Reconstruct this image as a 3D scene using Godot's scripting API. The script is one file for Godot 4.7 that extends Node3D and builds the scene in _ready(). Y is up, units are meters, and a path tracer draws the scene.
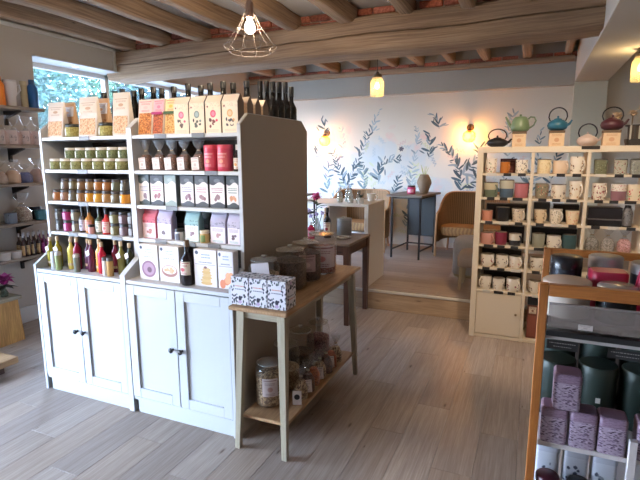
extends Node3D
# A small tea and gift shop: room axes, metres. x runs along the shelves, -z into the room, camera over the origin.

const FURNITURE = ["cabinet", "bookcase", "table", "shelf", "display stand", "counter", "stool", "plinth", "armchair", "pouf", "beam", "joist", "tree", "pendant lamp", "wall lamp", "spotlight"]
const ORD = ["first", "second", "third", "fourth", "fifth", "sixth", "seventh", "eighth", "ninth", "tenth", "eleventh", "twelfth", "thirteenth", "fourteenth"]
var taken := {}
var mats := {}
var meshes := {}
var imgs := {}
var rng := RandomNumberGenerator.new()

func _ready():
	rng.seed = 7
	# ---------------------------------------------------------------- camera, sky, light, exposure
	var cam = Camera3D.new()
	cam.name = "camera"
	cam.position = Vector3(0, 1.6417, 0)
	cam.rotation = Vector3(-0.172, 0.4131, -0.0041)
	cam.fov = 52.88
	cam.near = 0.05
	cam.far = 200.0
	cam.current = true
	add_child(cam)
	var we = WorldEnvironment.new()
	we.name = "world_environment"
	var env = Environment.new()
	var sky = Sky.new()
	var sm = ProceduralSkyMaterial.new()
	sm.sky_top_color = Color(0.68, 0.80, 0.97)
	sm.sky_horizon_color = Color(0.89, 0.94, 1.0)
	sm.ground_bottom_color = Color(0.32, 0.32, 0.31)
	sm.ground_horizon_color = Color(0.55, 0.56, 0.56)
	sm.sky_energy_multiplier = 9.0
	sm.ground_energy_multiplier = 6.0
	sky.sky_material = sm
	env.background_mode = Environment.BG_SKY
	env.sky = sky
	env.ambient_light_source = Environment.AMBIENT_SOURCE_DISABLED
	env.tonemap_mode = Environment.TONE_MAPPER_LINEAR
	env.tonemap_exposure = 0.32
	env.sdfgi_enabled = true
	env.ssao_enabled = true
	env.ssil_enabled = true
	we.environment = env
	add_child(we)
	# ---------------------------------------------------------------- structure, then things
	build_room()
	build_ceiling()
	build_floor()
	build_window_side()
	build_lamps()
	build_cabinets()
	build_mug_shelf()
	build_side_table()
	build_back_room()
	build_stand()
	build_wall_shelves()
	stock_unit_a()
	stock_unit_b()
	stock_rear()
	stock_mugs()
	stock_side_table()
	var sheet_tex = ImageTexture.create_from_image(sheet)
	for m in sheet_mats: m.albedo_texture = sheet_tex

# ==================================================================== small helpers
func numbered(n):
	if not taken.has(n):
		taken[n] = 0
		return n
	taken[n] += 1
	return "%s_%03d" % [n, taken[n]]

func thing(called, label, category, at = Vector3.ZERO, turn = 0.0, group = ""):
	var o = Node3D.new()
	o.name = numbered(called)
	add_child(o)
	o.position = at
	if not category in FURNITURE: o.position.y += 0.0006   # goods rest on a surface without sharing its plane
	o.rotation.y = turn
	o.set_meta("label", label)
	o.set_meta("category", category)
	if group != "":
		o.set_meta("group", group)
	return o

func part(parent, called, mesh, m, at = Vector3.ZERO, rot = Vector3.ZERO):
	var o = MeshInstance3D.new()
	o.name = called
	o.mesh = mesh
	o.material_override = m
	o.position = at
	o.rotation = rot
	parent.add_child(o, true)
	return o

func struct(called, label = ""):
	var o = Node3D.new()
	o.name = numbered(called)
	add_child(o)
	o.set_meta("kind", "structure")
	if label != "":
		o.set_meta("label", label)
	return o

func C(r, g, b, a = 255):
	return Color(r / 255.0, g / 255.0, b / 255.0, a / 255.0)

func M(c, rough = 0.6, metal = 0.0):
	var k = "%s|%s|%s" % [c.to_html(), rough, metal]
	if not mats.has(k):
		var m = StandardMaterial3D.new()
		m.albedo_color = c
		m.roughness = rough
		m.metallic = metal
		mats[k] = m
	return mats[k]

func MG(c, alpha, rough = 0.03):   # a clear pane or film
	var k = "g%s|%s|%s" % [c.to_html(), alpha, rough]
	if not mats.has(k):
		var m = StandardMaterial3D.new()
		m.albedo_color = Color(c.r, c.g, c.b, alpha)
		m.transparency = BaseMaterial3D.TRANSPARENCY_ALPHA
		m.roughness = rough
		mats[k] = m
	return mats[k]

func ME(c, energy):
	var k = "e%s|%s" % [c.to_html(), energy]
	if not mats.has(k):
		var m = StandardMaterial3D.new()
		m.albedo_color = c
		m.emission_enabled = true
		m.emission = c
		m.emission_energy_multiplier = energy
		mats[k] = m
	return mats[k]

func MT(key, img, rough = 0.6, tint = Color.WHITE, scale = Vector3.ONE, offset = Vector3.ZERO, tri = false):
	var k = "t%s|%s|%s|%s|%s|%s" % [key, rough, tint.to_html(), scale, offset, tri]
	if not mats.has(k):
		if not imgs.has("tex" + key):
			imgs["tex" + key] = ImageTexture.create_from_image(img)
		var m = StandardMaterial3D.new()
		m.albedo_texture = imgs["tex" + key]
		m.albedo_color = tint
		m.roughness = rough
		m.uv1_scale = scale
		m.uv1_offset = offset
		m.uv1_triplanar = tri
		mats[k] = m
	return mats[k]

# ------------------------------------------------------------------ meshes
func tri(st, a, b, c, n, ua = Vector2.ZERO, ub = Vector2.ZERO, uc = Vector2.ZERO):
	if (b - a).cross(c - a).dot(n) > 0.0:
		var t = b
		b = c
		c = t
		var tu = ub
		ub = uc
		uc = tu
	st.set_normal(n); st.set_uv(ua); st.add_vertex(a)
	st.set_normal(n); st.set_uv(ub); st.add_vertex(b)
	st.set_normal(n); st.set_uv(uc); st.add_vertex(c)

func quad(st, a, b, c, d, n, uv = []):
	if uv.size() == 0:
		uv = [Vector2(0, 1), Vector2(1, 1), Vector2(1, 0), Vector2(0, 0)]
	tri(st, a, b, c, n, uv[0], uv[1], uv[2])
	tri(st, a, c, d, n, uv[0], uv[2], uv[3])

func begin():
	var st = SurfaceTool.new()
	st.begin(Mesh.PRIMITIVE_TRIANGLES)
	return st

# chamfered box about its centre; UV in metres, v along the longest side
func add_box(st, s, b, at = Vector3.ZERO, basis = Basis.IDENTITY):
	var h = s * 0.5
	var bb = min(b, 0.45 * min(s.x, min(s.y, s.z)))
	var ax = [Vector3.RIGHT, Vector3.UP, Vector3.BACK]
	var lng = 0
	if s.y > s[lng]: lng = 1
	if s.z > s[lng]: lng = 2
	var P = func(f, ss):   # corner ss (signs) on the face across axis f
		var v = Vector3.ZERO
		for i in 3:
			v[i] = ss[i] * (h[i] if i == f else h[i] - bb)
		return v
	for f in 3:
		var u = (f + 1) % 3
		var w = (f + 2) % 3
		if u == lng:
			var t = u
			u = w
			w = t
		for sg in [-1.0, 1.0]:
			var q = []
			var uv = []
			for e in [[-1.0, -1.0], [1.0, -1.0], [1.0, 1.0], [-1.0, 1.0]]:
				var ss = Vector3.ZERO
				ss[f] = sg
				ss[u] = e[0]
				ss[w] = e[1]
				var p = P.call(f, ss)
				q.append(at + basis * p)
				uv.append(Vector2(p[u] + 0.37 * f, p[w]))
			quad(st, q[0], q[1], q[2], q[3], basis * (ax[f] * sg), uv)
	if bb <= 0.0:
		return
	for f in 3:               # edges between faces f and g
		var g = (f + 1) % 3
		var k = (f + 2) % 3
		for a in [-1.0, 1.0]:
			for c in [-1.0, 1.0]:
				var s0 = Vector3.ZERO
				s0[f] = a; s0[g] = c; s0[k] = -1.0
				var s1 = s0
				s1[k] = 1.0
				var n = (ax[f] * a + ax[g] * c).normalized()
				var q = [P.call(f, s0), P.call(f, s1), P.call(g, s1), P.call(g, s0)]
				var uv = []
				for p in q: uv.append(Vector2(p[g], p[k]))
				quad(st, at + basis * q[0], at + basis * q[1], at + basis * q[2], at + basis * q[3], basis * n, uv)
	for a in [-1.0, 1.0]:
		for c in [-1.0, 1.0]:
			for d in [-1.0, 1.0]:
				var ss = Vector3(a, c, d)
				tri(st, at + basis * P.call(0, ss), at + basis * P.call(1, ss), at + basis * P.call(2, ss), basis * (ss.normalized()))

func bx(x, y, z, b = 0.002):
	var k = "b%.4f|%.4f|%.4f|%.4f" % [x, y, z, b]
	if not meshes.has(k):
		var st = begin()
		add_box(st, Vector3(x, y, z), b)
		meshes[k] = st.commit()
	return meshes[k]

# a flat printed plate facing +z, print on the front
func plate(w, h, t = 0.0012):
	var k = "p%.4f|%.4f|%.4f" % [w, h, t]
	if not meshes.has(k):
		var st = begin()
		var a = Vector3(-w / 2, -h / 2, t); var b = Vector3(w / 2, -h / 2, t)
		var c = Vector3(w / 2, h / 2, t); var d = Vector3(-w / 2, h / 2, t)
		var o = Vector3(0, 0, -t)
		quad(st, a, b, c, d, Vector3.BACK)
		var e = [Vector2(0.02, 0.02), Vector2(0.03, 0.02), Vector2(0.03, 0.03), Vector2(0.02, 0.03)]
		quad(st, a + o, b + o, b, a, Vector3.DOWN, e)
		quad(st, d + o, c + o, c, d, Vector3.UP, e)
		quad(st, a + o, d + o, d, a, Vector3.LEFT, e)
		quad(st, b + o, c + o, c, b, Vector3.RIGHT, e)
		quad(st, a + o, b + o, c + o, d + o, Vector3.FORWARD, e)
		meshes[k] = st.commit()
	return meshes[k]

# lathe: profile of Vector2(radius, y)
func add_lathe(st, prof, segs = 20, at = Vector3.ZERO, basis = Basis.IDENTITY):
	var n = prof.size()
	var sn = []
	for i in n - 1:
		var d = prof[i + 1] - prof[i]
		var nn = Vector2(d.y, -d.x)
		sn.append(nn.normalized() if nn.length() > 0.0 else Vector2.RIGHT)
	var tot = 0.0
	var acc = [0.0]
	for i in n - 1:
		tot += prof[i].distance_to(prof[i + 1])
		acc.append(tot)
	for i in n - 1:
		if prof[i].x < 1e-6 and prof[i + 1].x < 1e-6:
			continue
		var na = sn[i]
		var nb = sn[i]
		if i > 0 and sn[i].dot(sn[i - 1]) > 0.6: na = (sn[i] + sn[i - 1]).normalized()
		if i < n - 2 and sn[i].dot(sn[i + 1]) > 0.6: nb = (sn[i] + sn[i + 1]).normalized()
		for j in segs:
			var t0 = TAU * j / segs
			var t1 = TAU * (j + 1) / segs
			var e0 = Vector3(sin(t0), 0, cos(t0))
			var e1 = Vector3(sin(t1), 0, cos(t1))
			var up = Vector3.UP
			var pa = e0 * prof[i].x + up * prof[i].y
			var pb = e1 * prof[i].x + up * prof[i].y
			var pc = e1 * prof[i + 1].x + up * prof[i + 1].y
			var pd = e0 * prof[i + 1].x + up * prof[i + 1].y
			var v = [[pa, e0 * na.x + up * na.y, Vector2(float(j) / segs, 1.0 - acc[i] / tot)],
				[pb, e1 * na.x + up * na.y, Vector2(float(j + 1) / segs, 1.0 - acc[i] / tot)],
				[pc, e1 * nb.x + up * nb.y, Vector2(float(j + 1) / segs, 1.0 - acc[i + 1] / tot)],
				[pd, e0 * nb.x + up * nb.y, Vector2(float(j) / segs, 1.0 - acc[i + 1] / tot)]]
			for id in [[0, 3, 2], [0, 2, 1]]:
				if (v[id[0]][0] - v[id[1]][0]).length() < 1e-7 or (v[id[1]][0] - v[id[2]][0]).length() < 1e-7 or (v[id[0]][0] - v[id[2]][0]).length() < 1e-7:
					continue
				for q in id:
					st.set_normal(basis * v[q][1]); st.set_uv(v[q][2]); st.add_vertex(at + basis * v[q][0])

func lathe(prof, segs = 20):
	var k = "l%s|%d" % [str(prof), segs]
	if not meshes.has(k):
		var st = begin()
		add_lathe(st, prof, segs)
		meshes[k] = st.commit()
	return meshes[k]

# a label wrapped round a cylinder, centred on +z
func wrap_label(r, h, ang, r2 = -1.0):
	var k = "w%.4f|%.4f|%.3f|%.4f" % [r, h, ang, r2]
	if not meshes.has(k):
		var st = begin()
		var n = 10
		var rt = r if r2 < 0.0 else r2
		for i in n:
			var a0 = -ang / 2 + ang * i / n
			var a1 = -ang / 2 + ang * (i + 1) / n
			var e0 = Vector3(sin(a0), 0, cos(a0)); var e1 = Vector3(sin(a1), 0, cos(a1))
			var p = [e0 * r, e1 * r, e1 * rt + Vector3(0, h, 0), e0 * rt + Vector3(0, h, 0)]
			var u0 = float(i) / n; var u1 = float(i + 1) / n
			quad(st, p[0], p[1], p[2], p[3], (e0 + e1).normalized(), [Vector2(u0, 1), Vector2(u1, 1), Vector2(u1, 0), Vector2(u0, 0)])
		meshes[k] = st.commit()
	return meshes[k]

# stacked rounded-rectangle sections: [y, w, d, corner radius, x shift, z shift]
func add_loft(st, secs, cn = 4, caps = true, at = Vector3.ZERO, basis = Basis.IDENTITY):
	var rings = []
	for s in secs:
		var r = min(s[3], 0.499 * min(s[1], s[2]))
		var ring = []
		var off = Vector3(s[4] if s.size() > 4 else 0.0, s[0], s[5] if s.size() > 5 else 0.0)
		for q in 4:
			var cx = (s[1] / 2 - r) * [1, -1, -1, 1][q]
			var cz = (s[2] / 2 - r) * [1, 1, -1, -1][q]
			for i in cn + 1:
				var a = PI / 2 * q + PI / 2 * i / cn
				ring.append(off + Vector3(cx + r * cos(a), 0, cz + r * sin(a)))
		rings.append(ring)
	var n = rings[0].size()
	var big = rings[rings.size() / 2]
	var run = [0.0]
	for j in n: run.append(run[j] + big[j].distance_to(big[(j + 1) % n]))
	var y_lo = secs[0][0]
	var y_span = max(0.0001, secs[secs.size() - 1][0] - secs[0][0])
	for i in rings.size() - 1:
		var ca = Vector3.ZERO
		for p in rings[i]: ca += p / n
		var cb = Vector3.ZERO
		for p in rings[i + 1]: cb += p / n
		var up = (cb - ca)
		for j in n:
			var k = (j + 1) % n
			var a = rings[i][j]; var b = rings[i][k]; var c = rings[i + 1][k]; var d = rings[i + 1][j]
			var rough_n = ((a + b) / 2 - ca) + ((c + d) / 2 - cb)
			if up.length() > 1e-6: rough_n -= up.normalized() * rough_n.dot(up.normalized()) * 0.0
			var fn = (c - a).cross(d - b)
			if fn.dot(rough_n) < 0: fn = -fn
			if fn.length() < 1e-12: continue
			fn = fn.normalized()
			st.set_smooth_group(0)
			var u0 = run[j] / run[n]; var u1 = run[j + 1] / run[n]
			var v0 = 1.0 - (secs[i][0] - y_lo) / y_span; var v1 = 1.0 - (secs[i + 1][0] - y_lo) / y_span
			quad(st, at + basis * a, at + basis * b, at + basis * c, at + basis * d, basis * fn, [Vector2(u0, v0), Vector2(u1, v0), Vector2(u1, v1), Vector2(u0, v1)])
	if caps:
		for e in [[0, Vector3.DOWN], [rings.size() - 1, Vector3.UP]]:
			var ring = rings[e[0]]
			var c = Vector3.ZERO
			for p in ring: c += p / n
			st.set_smooth_group(-1)
			for j in n:
				tri(st, at + basis * c, at + basis * ring[j], at + basis * ring[(j + 1) % n], basis * e[1], Vector2(0.5, 0.5), Vector2(0.5, 0.5), Vector2(0.5, 0.5))

func loft(secs, cn = 4, caps = true, smooth = true):
	var k = "f%s|%d|%s|%s" % [str(secs), cn, caps, smooth]
	if not meshes.has(k):
		var st = begin()
		add_loft(st, secs, cn, caps)
		if smooth: st.generate_normals()
		meshes[k] = st.commit()
	return meshes[k]

func add_tube(st, pts, r, segs = 8, r_end = -1.0):
	var n = pts.size()
	if r_end < 0.0: r_end = r
	var rings = []
	var t0 = (pts[1] - pts[0]).normalized()
	var u = t0.cross(Vector3.UP)
	if u.length() < 0.1: u = t0.cross(Vector3.RIGHT)
	u = u.normalized()
	var dirs = []
	for i in n:
		var t = (pts[min(i + 1, n - 1)] - pts[max(i - 1, 0)]).normalized()
		u = (u - t * u.dot(t)).normalized()
		var w = t.cross(u)
		var rr = lerp(r, r_end, float(i) / max(1, n - 1))
		var ring = []
		var dd = []
		for j in segs:
			var a = TAU * j / segs
			var d = u * cos(a) + w * sin(a)
			dd.append(d)
			ring.append(pts[i] + d * rr)
		rings.append(ring)
		dirs.append(dd)
	for i in n - 1:
		for j in segs:
			var k = (j + 1) % segs
			for id in [[[i, j], [i + 1, j], [i + 1, k]], [[i, j], [i + 1, k], [i, k]]]:
				var a = rings[id[0][0]][id[0][1]]; var b = rings[id[1][0]][id[1][1]]; var c = rings[id[2][0]][id[2][1]]
				var nn = dirs[i][j] + dirs[i][k]
				var order = id
				if (b - a).cross(c - a).dot(nn) > 0: order = [id[0], id[2], id[1]]
				for q in order:
					st.set_normal(dirs[q[0]][q[1]]); st.set_uv(Vector2(float(q[1]) / segs, float(q[0]) / (n - 1))); st.add_vertex(rings[q[0]][q[1]])
	for e in [0, n - 1]:
		var nn = (pts[0] - pts[1]).normalized() if e == 0 else (pts[n - 1] - pts[n - 2]).normalized()
		for j in segs:
			tri(st, pts[e], rings[e][j], rings[e][(j + 1) % segs], nn)

func tube(pts, r, segs = 8, r_end = -1.0):
	var st = begin()
	add_tube(st, pts, r, segs, r_end)
	return st.commit()

func arc(center, rx, ry, a0, a1, n, plane = 0):   # plane 0: xy, 1: zy, 2: xz
	var o = []
	for i in n + 1:
		var a = lerp(float(a0), float(a1), float(i) / n)
		var c = cos(a) * rx; var s = sin(a) * ry
		o.append(center + (Vector3(c, s, 0) if plane == 0 else (Vector3(0, s, c) if plane == 1 else Vector3(c, 0, s))))
	return o

# a flat polygon (in x,y) with thickness along z, centred
func slab(poly, t):
	var k = "s%s|%.4f" % [str(poly), t]
	if not meshes.has(k):
		var st = begin()
		var ids = Geometry2D.triangulate_polygon(poly)
		for z in [t / 2, -t / 2]:
			for i in range(0, ids.size(), 3):
				var v = [poly[ids[i]], poly[ids[i + 1]], poly[ids[i + 2]]]
				tri(st, Vector3(v[0].x, v[0].y, z), Vector3(v[1].x, v[1].y, z), Vector3(v[2].x, v[2].y, z), Vector3(0, 0, sign(z)), v[0], v[1], v[2])
		var area = 0.0
		for i in poly.size():
			area += poly[i].cross(poly[(i + 1) % poly.size()])
		for i in poly.size():
			var a = poly[i]; var b = poly[(i + 1) % poly.size()]
			var d = (b - a).normalized()
			var n2 = Vector2(d.y, -d.x) * sign(area)
			quad(st, Vector3(a.x, a.y, t / 2), Vector3(b.x, b.y, t / 2), Vector3(b.x, b.y, -t / 2), Vector3(a.x, a.y, -t / 2), Vector3(n2.x, n2.y, 0), [a, b, b + Vector2(0, t), a + Vector2(0, t)])
		meshes[k] = st.commit()
	return meshes[k]

# a rough hewn timber along its local z from 0 to -length: wavy faces, optional drying crack on the front
func timber(length, w, h, seed_, wav, crack = -1.0, taper = 0.0, rad = 0.25):
	var st = begin()
	var fn = FastNoiseLite.new()
	fn.seed = seed_
	fn.frequency = 1.0
	var ns = int(length / 0.12) + 2
	var per = 32
	var prof = []
	var r = rad * min(w, h)
	for q in 4:
		var cx = (w / 2 - r) * [1, -1, -1, 1][q]
		var cy = (h / 2 - r) * [1, 1, -1, -1][q]
		for i in 4:
			var a = PI / 2 * q + PI / 2 * i / 3.0
			prof.append(Vector2(cx + r * cos(a), cy + r * sin(a)))
		# straight side points
		var a2 = PI / 2 * (q + 1)
		var last = prof[prof.size() - 1]
		var nx = (w / 2 - r) * [1, -1, -1, 1][(q + 1) % 4] + r * cos(a2)
		var ny = (h / 2 - r) * [1, 1, -1, -1][(q + 1) % 4] + r * sin(a2)
		for i in [0.2, 0.4, 0.6, 0.8]:
			prof.append(last.lerp(Vector2(nx, ny), i))
	var n = prof.size()
	var rings = []
	for i in ns:
		var z = -length * i / (ns - 1)
		var ring = []
		var bend = Vector2(fn.get_noise_2d(z * 0.5, 11.0), fn.get_noise_2d(z * 0.5, 57.0)) * wav * 1.6
		var sc = 1.0 + fn.get_noise_2d(z * 0.6, 99.0) * 0.1 - taper * i / (ns - 1)
		for j in n:
			var p = prof[j] * sc
			var d = p.normalized()
			var k = fn.get_noise_3d(p.x * 9.0, p.y * 9.0, z * 1.6) * wav + fn.get_noise_3d(p.x * 30.0, p.y * 30.0, z * 4.0) * wav * 0.35
			p += d * k + bend
			ring.append(Vector3(p.x, p.y, z))
		rings.append(ring)
	var cj = -1
	if crack >= 0.0:
		# the groove runs along the point of the +x face nearest the asked height
		var best = 9.0
		for j in n:
			if prof[j].x > w * 0.45 and abs(prof[j].y - (crack - 0.5) * h) < best:
				best = abs(prof[j].y - (crack - 0.5) * h)
				cj = j
	var per_len = 0.0
	var us = [0.0]
	for j in n:
		per_len += prof[j].distance_to(prof[(j + 1) % n])
		us.append(per_len)
	for i in ns - 1:
		for j in n:
			var k = (j + 1) % n
			var a = rings[i][j]; var b = rings[i][k]; var c = rings[i + 1][k]; var d = rings[i + 1][j]
			var uv = [Vector2(us[j], a.z), Vector2(us[j + 1], a.z), Vector2(us[j + 1], c.z), Vector2(us[j], c.z)]
			var nn = Vector3(a.x + b.x, a.y + b.y, 0).normalized()
			st.set_smooth_group(0)
			if j == cj:
				# split the face: two strips and a groove between them
				var f0 = 0.30 + 0.3 * (0.5 + fn.get_noise_1d(a.z * 1.5)) ; var f1 = 0.30 + 0.3 * (0.5 + fn.get_noise_1d(c.z * 1.5))
				var g = 0.16 * smoothstep(0.0, 0.2, 0.55 + fn.get_noise_1d(a.z * 0.8 + 40.0)) ; var g1 = 0.16 * smoothstep(0.0, 0.2, 0.55 + fn.get_noise_1d(c.z * 0.8 + 40.0))
				var a1 = a.lerp(b, f0 - g); var a2 = a.lerp(b, f0 + g); var d1 = d.lerp(c, f1 - g1); var d2 = d.lerp(c, f1 + g1)
				var ia = a.lerp(b, f0) - nn * 0.05; var idd = d.lerp(c, f1) - nn * 0.05
				st.set_smooth_group(-1)
				quad(st, a, a1, d1, d, nn, uv)
				quad(st, a1, ia, idd, d1, (nn + (b - a).normalized()).normalized(), uv)
				quad(st, ia, a2, d2, idd, (nn - (b - a).normalized()).normalized(), uv)
				quad(st, a2, b, c, d2, nn, uv)
			else:
				quad(st, a, b, c, d, nn, uv)
	for e in [0, ns - 1]:
		var cc = Vector3.ZERO
		for p in rings[e]: cc += p / n
		st.set_smooth_group(-1)
		for j in n:
			tri(st, cc, rings[e][j], rings[e][(j + 1) % n], Vector3(0, 0, 1 if e == 0 else -1), Vector2(cc.x, cc.y), Vector2(rings[e][j].x, rings[e][j].y), Vector2(rings[e][(j + 1) % n].x, rings[e][(j + 1) % n].y))
	st.generate_normals()
	return st.commit()

# ------------------------------------------------------------------ computed prints and grains
func wood_img(key, c0, c1, c2, knots, w = 256, h = 512, fine = 1.0):
	if imgs.has(key): return imgs[key]
	var im = Image.create(w, h, true, Image.FORMAT_RGB8)
	var fn = FastNoiseLite.new()
	fn.seed = hash(key) % 10000
	fn.frequency = 1.0
	fn.fractal_octaves = 3
	var r2 = RandomNumberGenerator.new()
	r2.seed = hash(key)
	var kn = []
	for i in knots:
		kn.append([r2.randf() * w, r2.randf() * h, r2.randf_range(2.5, 7.0)])
	for y in h:
		for x in w:
			var dx = 0.0
			var dk = 0.0
			for k in kn:
				var q = Vector2((x - k[0]) / k[2], (y - k[1]) / (k[2] * 2.2))
				var l = q.length_squared()
				dk = max(dk, exp(-l * 1.3))
				dx += (x - k[0]) * exp(-l * 0.12) * 0.03
			var u = (x + dx * 8.0) / float(w)
			var v = y / float(h)
			# wraps along v by mixing two runs of the noise
			var g = lerp(fn.get_noise_2d(u * 22.0 * fine, v * 3.0), fn.get_noise_2d(u * 22.0 * fine, (v - 1.0) * 3.0), v)
			var f = fn.get_noise_2d(u * 90.0 * fine, v * 9.0 + 31.0)
			var b = lerp(fn.get_noise_2d(u * 4.0 + 70.0, v * 1.5), fn.get_noise_2d(u * 4.0 + 70.0, (v - 1.0) * 1.5), v)
			var t = clamp(0.5 + g * 0.55 + f * 0.35 + b * 0.55, 0.0, 1.0)
			var c = c0.lerp(c1, t)
			c = c.lerp(c2, clamp(dk * 1.1, 0.0, 1.0))
			im.set_pixel(x, y, c)
	im.generate_mipmaps()
	imgs[key] = im
	return im

func disc(im, cx, cy, rx, ry, c, rot = 0.0):
	var R = max(rx, ry) + 1
	for y in range(max(0, int(cy - R)), min(im.get_height(), int(cy + R) + 1)):
		for x in range(max(0, int(cx - R)), min(im.get_width(), int(cx + R) + 1)):
			var d = Vector2(x + 0.5 - cx, y + 0.5 - cy).rotated(-rot)
			var l = (d.x / rx) * (d.x / rx) + (d.y / ry) * (d.y / ry)
			if l < 1.0:
				im.set_pixel(x, y, im.get_pixel(x, y).lerp(c, c.a * clamp((1.0 - l) * 4.0, 0.0, 1.0)))

func lines(im, x0, x1, y, n, gap, c, r2):   # rows of print too small to read
	for i in n:
		var xx = x0
		while xx < x1:
			var l = r2.randi_range(2, 5)
			im.fill_rect(Rect2i(xx, y + i * gap, min(l, x1 - xx), max(1, gap / 2)), c)
			xx += l + 1

func print_img(key, kind, base, cols):
	if imgs.has(key): return imgs[key]
	var r2 = RandomNumberGenerator.new()
	r2.seed = hash(key)
	var w = 64
	var h = 64
	if kind in ["gift", "choc", "bake", "caddy"]: h = 96
	if kind == "mugflower" or kind == "mugspot": w = 128
	if kind == "flowertin": w = 128; h = 128
	var im = Image.create(w, h, true, Image.FORMAT_RGB8)
	im.fill(base)
	match kind:
		"label":
			im.fill_rect(Rect2i(6, 6, 52, 3), cols[0])
			lines(im, 12, 52, 16, 2, 5, cols[0], r2)
			disc(im, 32, 38, 11, 9, cols[1])
			lines(im, 14, 50, 52, 2, 5, cols[0], r2)
		"gift":      # cream carton with a round badge and an animal drawing
			for i in 26: disc(im, r2.randf() * 64, r2.randf() * 20, 1.6, 1.6, cols[2])
			disc(im, 10, 14, 3, 3, C(120, 50, 50))
			disc(im, 32, 36, 12, 12, cols[0])
			disc(im, 32, 36, 8, 8, cols[0].lightened(0.35))
			for i in 9: disc(im, 20 + r2.randf() * 26, 54 + r2.randf() * 20, 4.5, 5.5, cols[1] if i % 3 < 2 else base, r2.randf() * 3)
			disc(im, 18, 54, 3, 6, C(40, 36, 36)); disc(im, 46, 56, 5, 4, cols[0])
			lines(im, 10, 54, 84, 2, 4, cols[2], r2)
		"choc":      # white sleeve with a dark curved head and foot, a picture of sweets
			for x in 64:
				im.fill_rect(Rect2i(x, 0, 1, int(24 + 5 * sin(x * 0.11))), cols[0])
				im.fill_rect(Rect2i(x, int(82 + 4 * sin(x * 0.1 + 1.0)), 1, 20), cols[0])
			disc(im, 32, 15, 14, 6, cols[0].lightened(0.25))
			lines(im, 8, 56, 36, 2, 5, cols[1], r2)
			im.fill_rect(Rect2i(10, 48, 44, 2), cols[1])
			for i in 6: disc(im, 22 + r2.randf() * 24, 60 + r2.randf() * 12, 7, 6, cols[2].lightened(r2.randf() * 0.25), r2.randf() * 3)
		"caddy":     # coated paper bag: tinted crown, dark cluster
			im.fill_rect(Rect2i(0, 0, 64, 26), cols[0])
			for i in 14: disc(im, r2.randf() * 64, r2.randf() * 26, 3, 3, cols[0].darkened(0.25))
			lines(im, 10, 54, 32, 3, 5, C(150, 130, 135), r2)
			for i in 5: disc(im, 24 + r2.randf() * 18, 58 + r2.randf() * 14, 7, 6, cols[1].lightened(r2.randf() * 0.2), r2.randf() * 3)
			lines(im, 10, 54, 84, 2, 5, cols[2], r2)
		"bake":
			disc(im, 9, 9, 5, 5, C(60, 66, 84))
			lines(im, 22, 46, 12, 2, 7, C(150, 165, 200), r2)
			lines(im, 14, 50, 32, 1, 5, C(110, 110, 130), r2)
			im.fill_rect(Rect2i(4, 38, 56, 1), C(150, 140, 140))
			if cols[2] == 0:
				disc(im, 32, 66, 25, 24, cols[0]); disc(im, 32, 66, 20, 19, cols[1]); disc(im, 34, 68, 8, 8, cols[0].darkened(0.2))
			elif cols[2] == 1:
				disc(im, 32, 66, 27, 17, cols[0]); disc(im, 32, 63, 23, 12, C(235, 225, 215)); 
				for i in 10: disc(im, 18 + r2.randf() * 28, 56 + r2.randf() * 14, 5, 4, cols[1].lightened(r2.randf() * 0.3))
			elif cols[2] == 2:
				for i in 6: disc(im, 32 + r2.randf() * 4, 86 - i * 7, 17 - i, 5, cols[0].lightened(0.12 * (i % 2)))
				disc(im, 32, 46, 5, 3, cols[1])
			else:
				for i in 7: disc(im, 14 + r2.randf() * 40, 56 + r2.randf() * 32, 12, 10, cols[0].lerp(cols[1], r2.randf()))
		"dots":      # white paper box with dark berries and sprigs round an oval
			for i in 90:
				var p = Vector2(r2.randf(), r2.randf())
				if (p - Vector2(0.5, 0.42)).length() > 0.27: disc(im, p.x * 64, p.y * 64, 2.6, 2.2, cols[i % cols.size()], r2.randf() * 3)
			lines(im, 16, 48, 20, 1, 4, C(205, 130, 110), r2)
			lines(im, 14, 50, 27, 1, 4, C(120, 120, 135), r2)
			disc(im, 32, 48, 6, 6, cols[0]); disc(im, 32, 56, 7, 4, C(190, 165, 195))
		"flowertin":
			for i in 700:
				var p = Vector2(r2.randf() * 128, r2.randf() * 128)
				var s = r2.randf_range(1.2, 3.0)
				disc(im, p.x, p.y, s, s * 0.6, cols[i % cols.size()], r2.randf() * 3)
		"mugflower":
			for i in 110:
				var p = Vector2(r2.randf() * 128, 4 + r2.randf() * 56)
				var s = r2.randf_range(1.2, 3.4)
				disc(im, p.x, p.y, s, s * 0.6, cols[i % cols.size()], r2.randf() * 3)
		"mugspot":
			for q in 3:
				var cx = 22 + q * 42
				for i in 16: disc(im, cx + r2.randfn() * 7, 32 + r2.randfn() * 9, r2.randf_range(1.0, 3.4), r2.randf_range(1.0, 2.8), cols[i % cols.size()], r2.randf() * 3)
		"card":
			lines(im, 6, 58, 16, 1, 10, cols[0], r2)
			lines(im, 14, 50, 40, 1, 8, cols[0], r2)
		"crumbs":    # loose dried leaves, fruit and nuts
			for i in 420:
				var s = r2.randf_range(2.0, 5.0)
				disc(im, r2.randf() * 64, r2.randf() * 64, s, s * 0.6, cols[i % cols.size()], r2.randf() * 3)
	im.generate_mipmaps()
	imgs[key] = im
	return im

# every flat print goes onto one shared sheet; the material looks up its own rectangle
var sheet: Image
var sheet_mats := []
var sheet_n := 0

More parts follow.
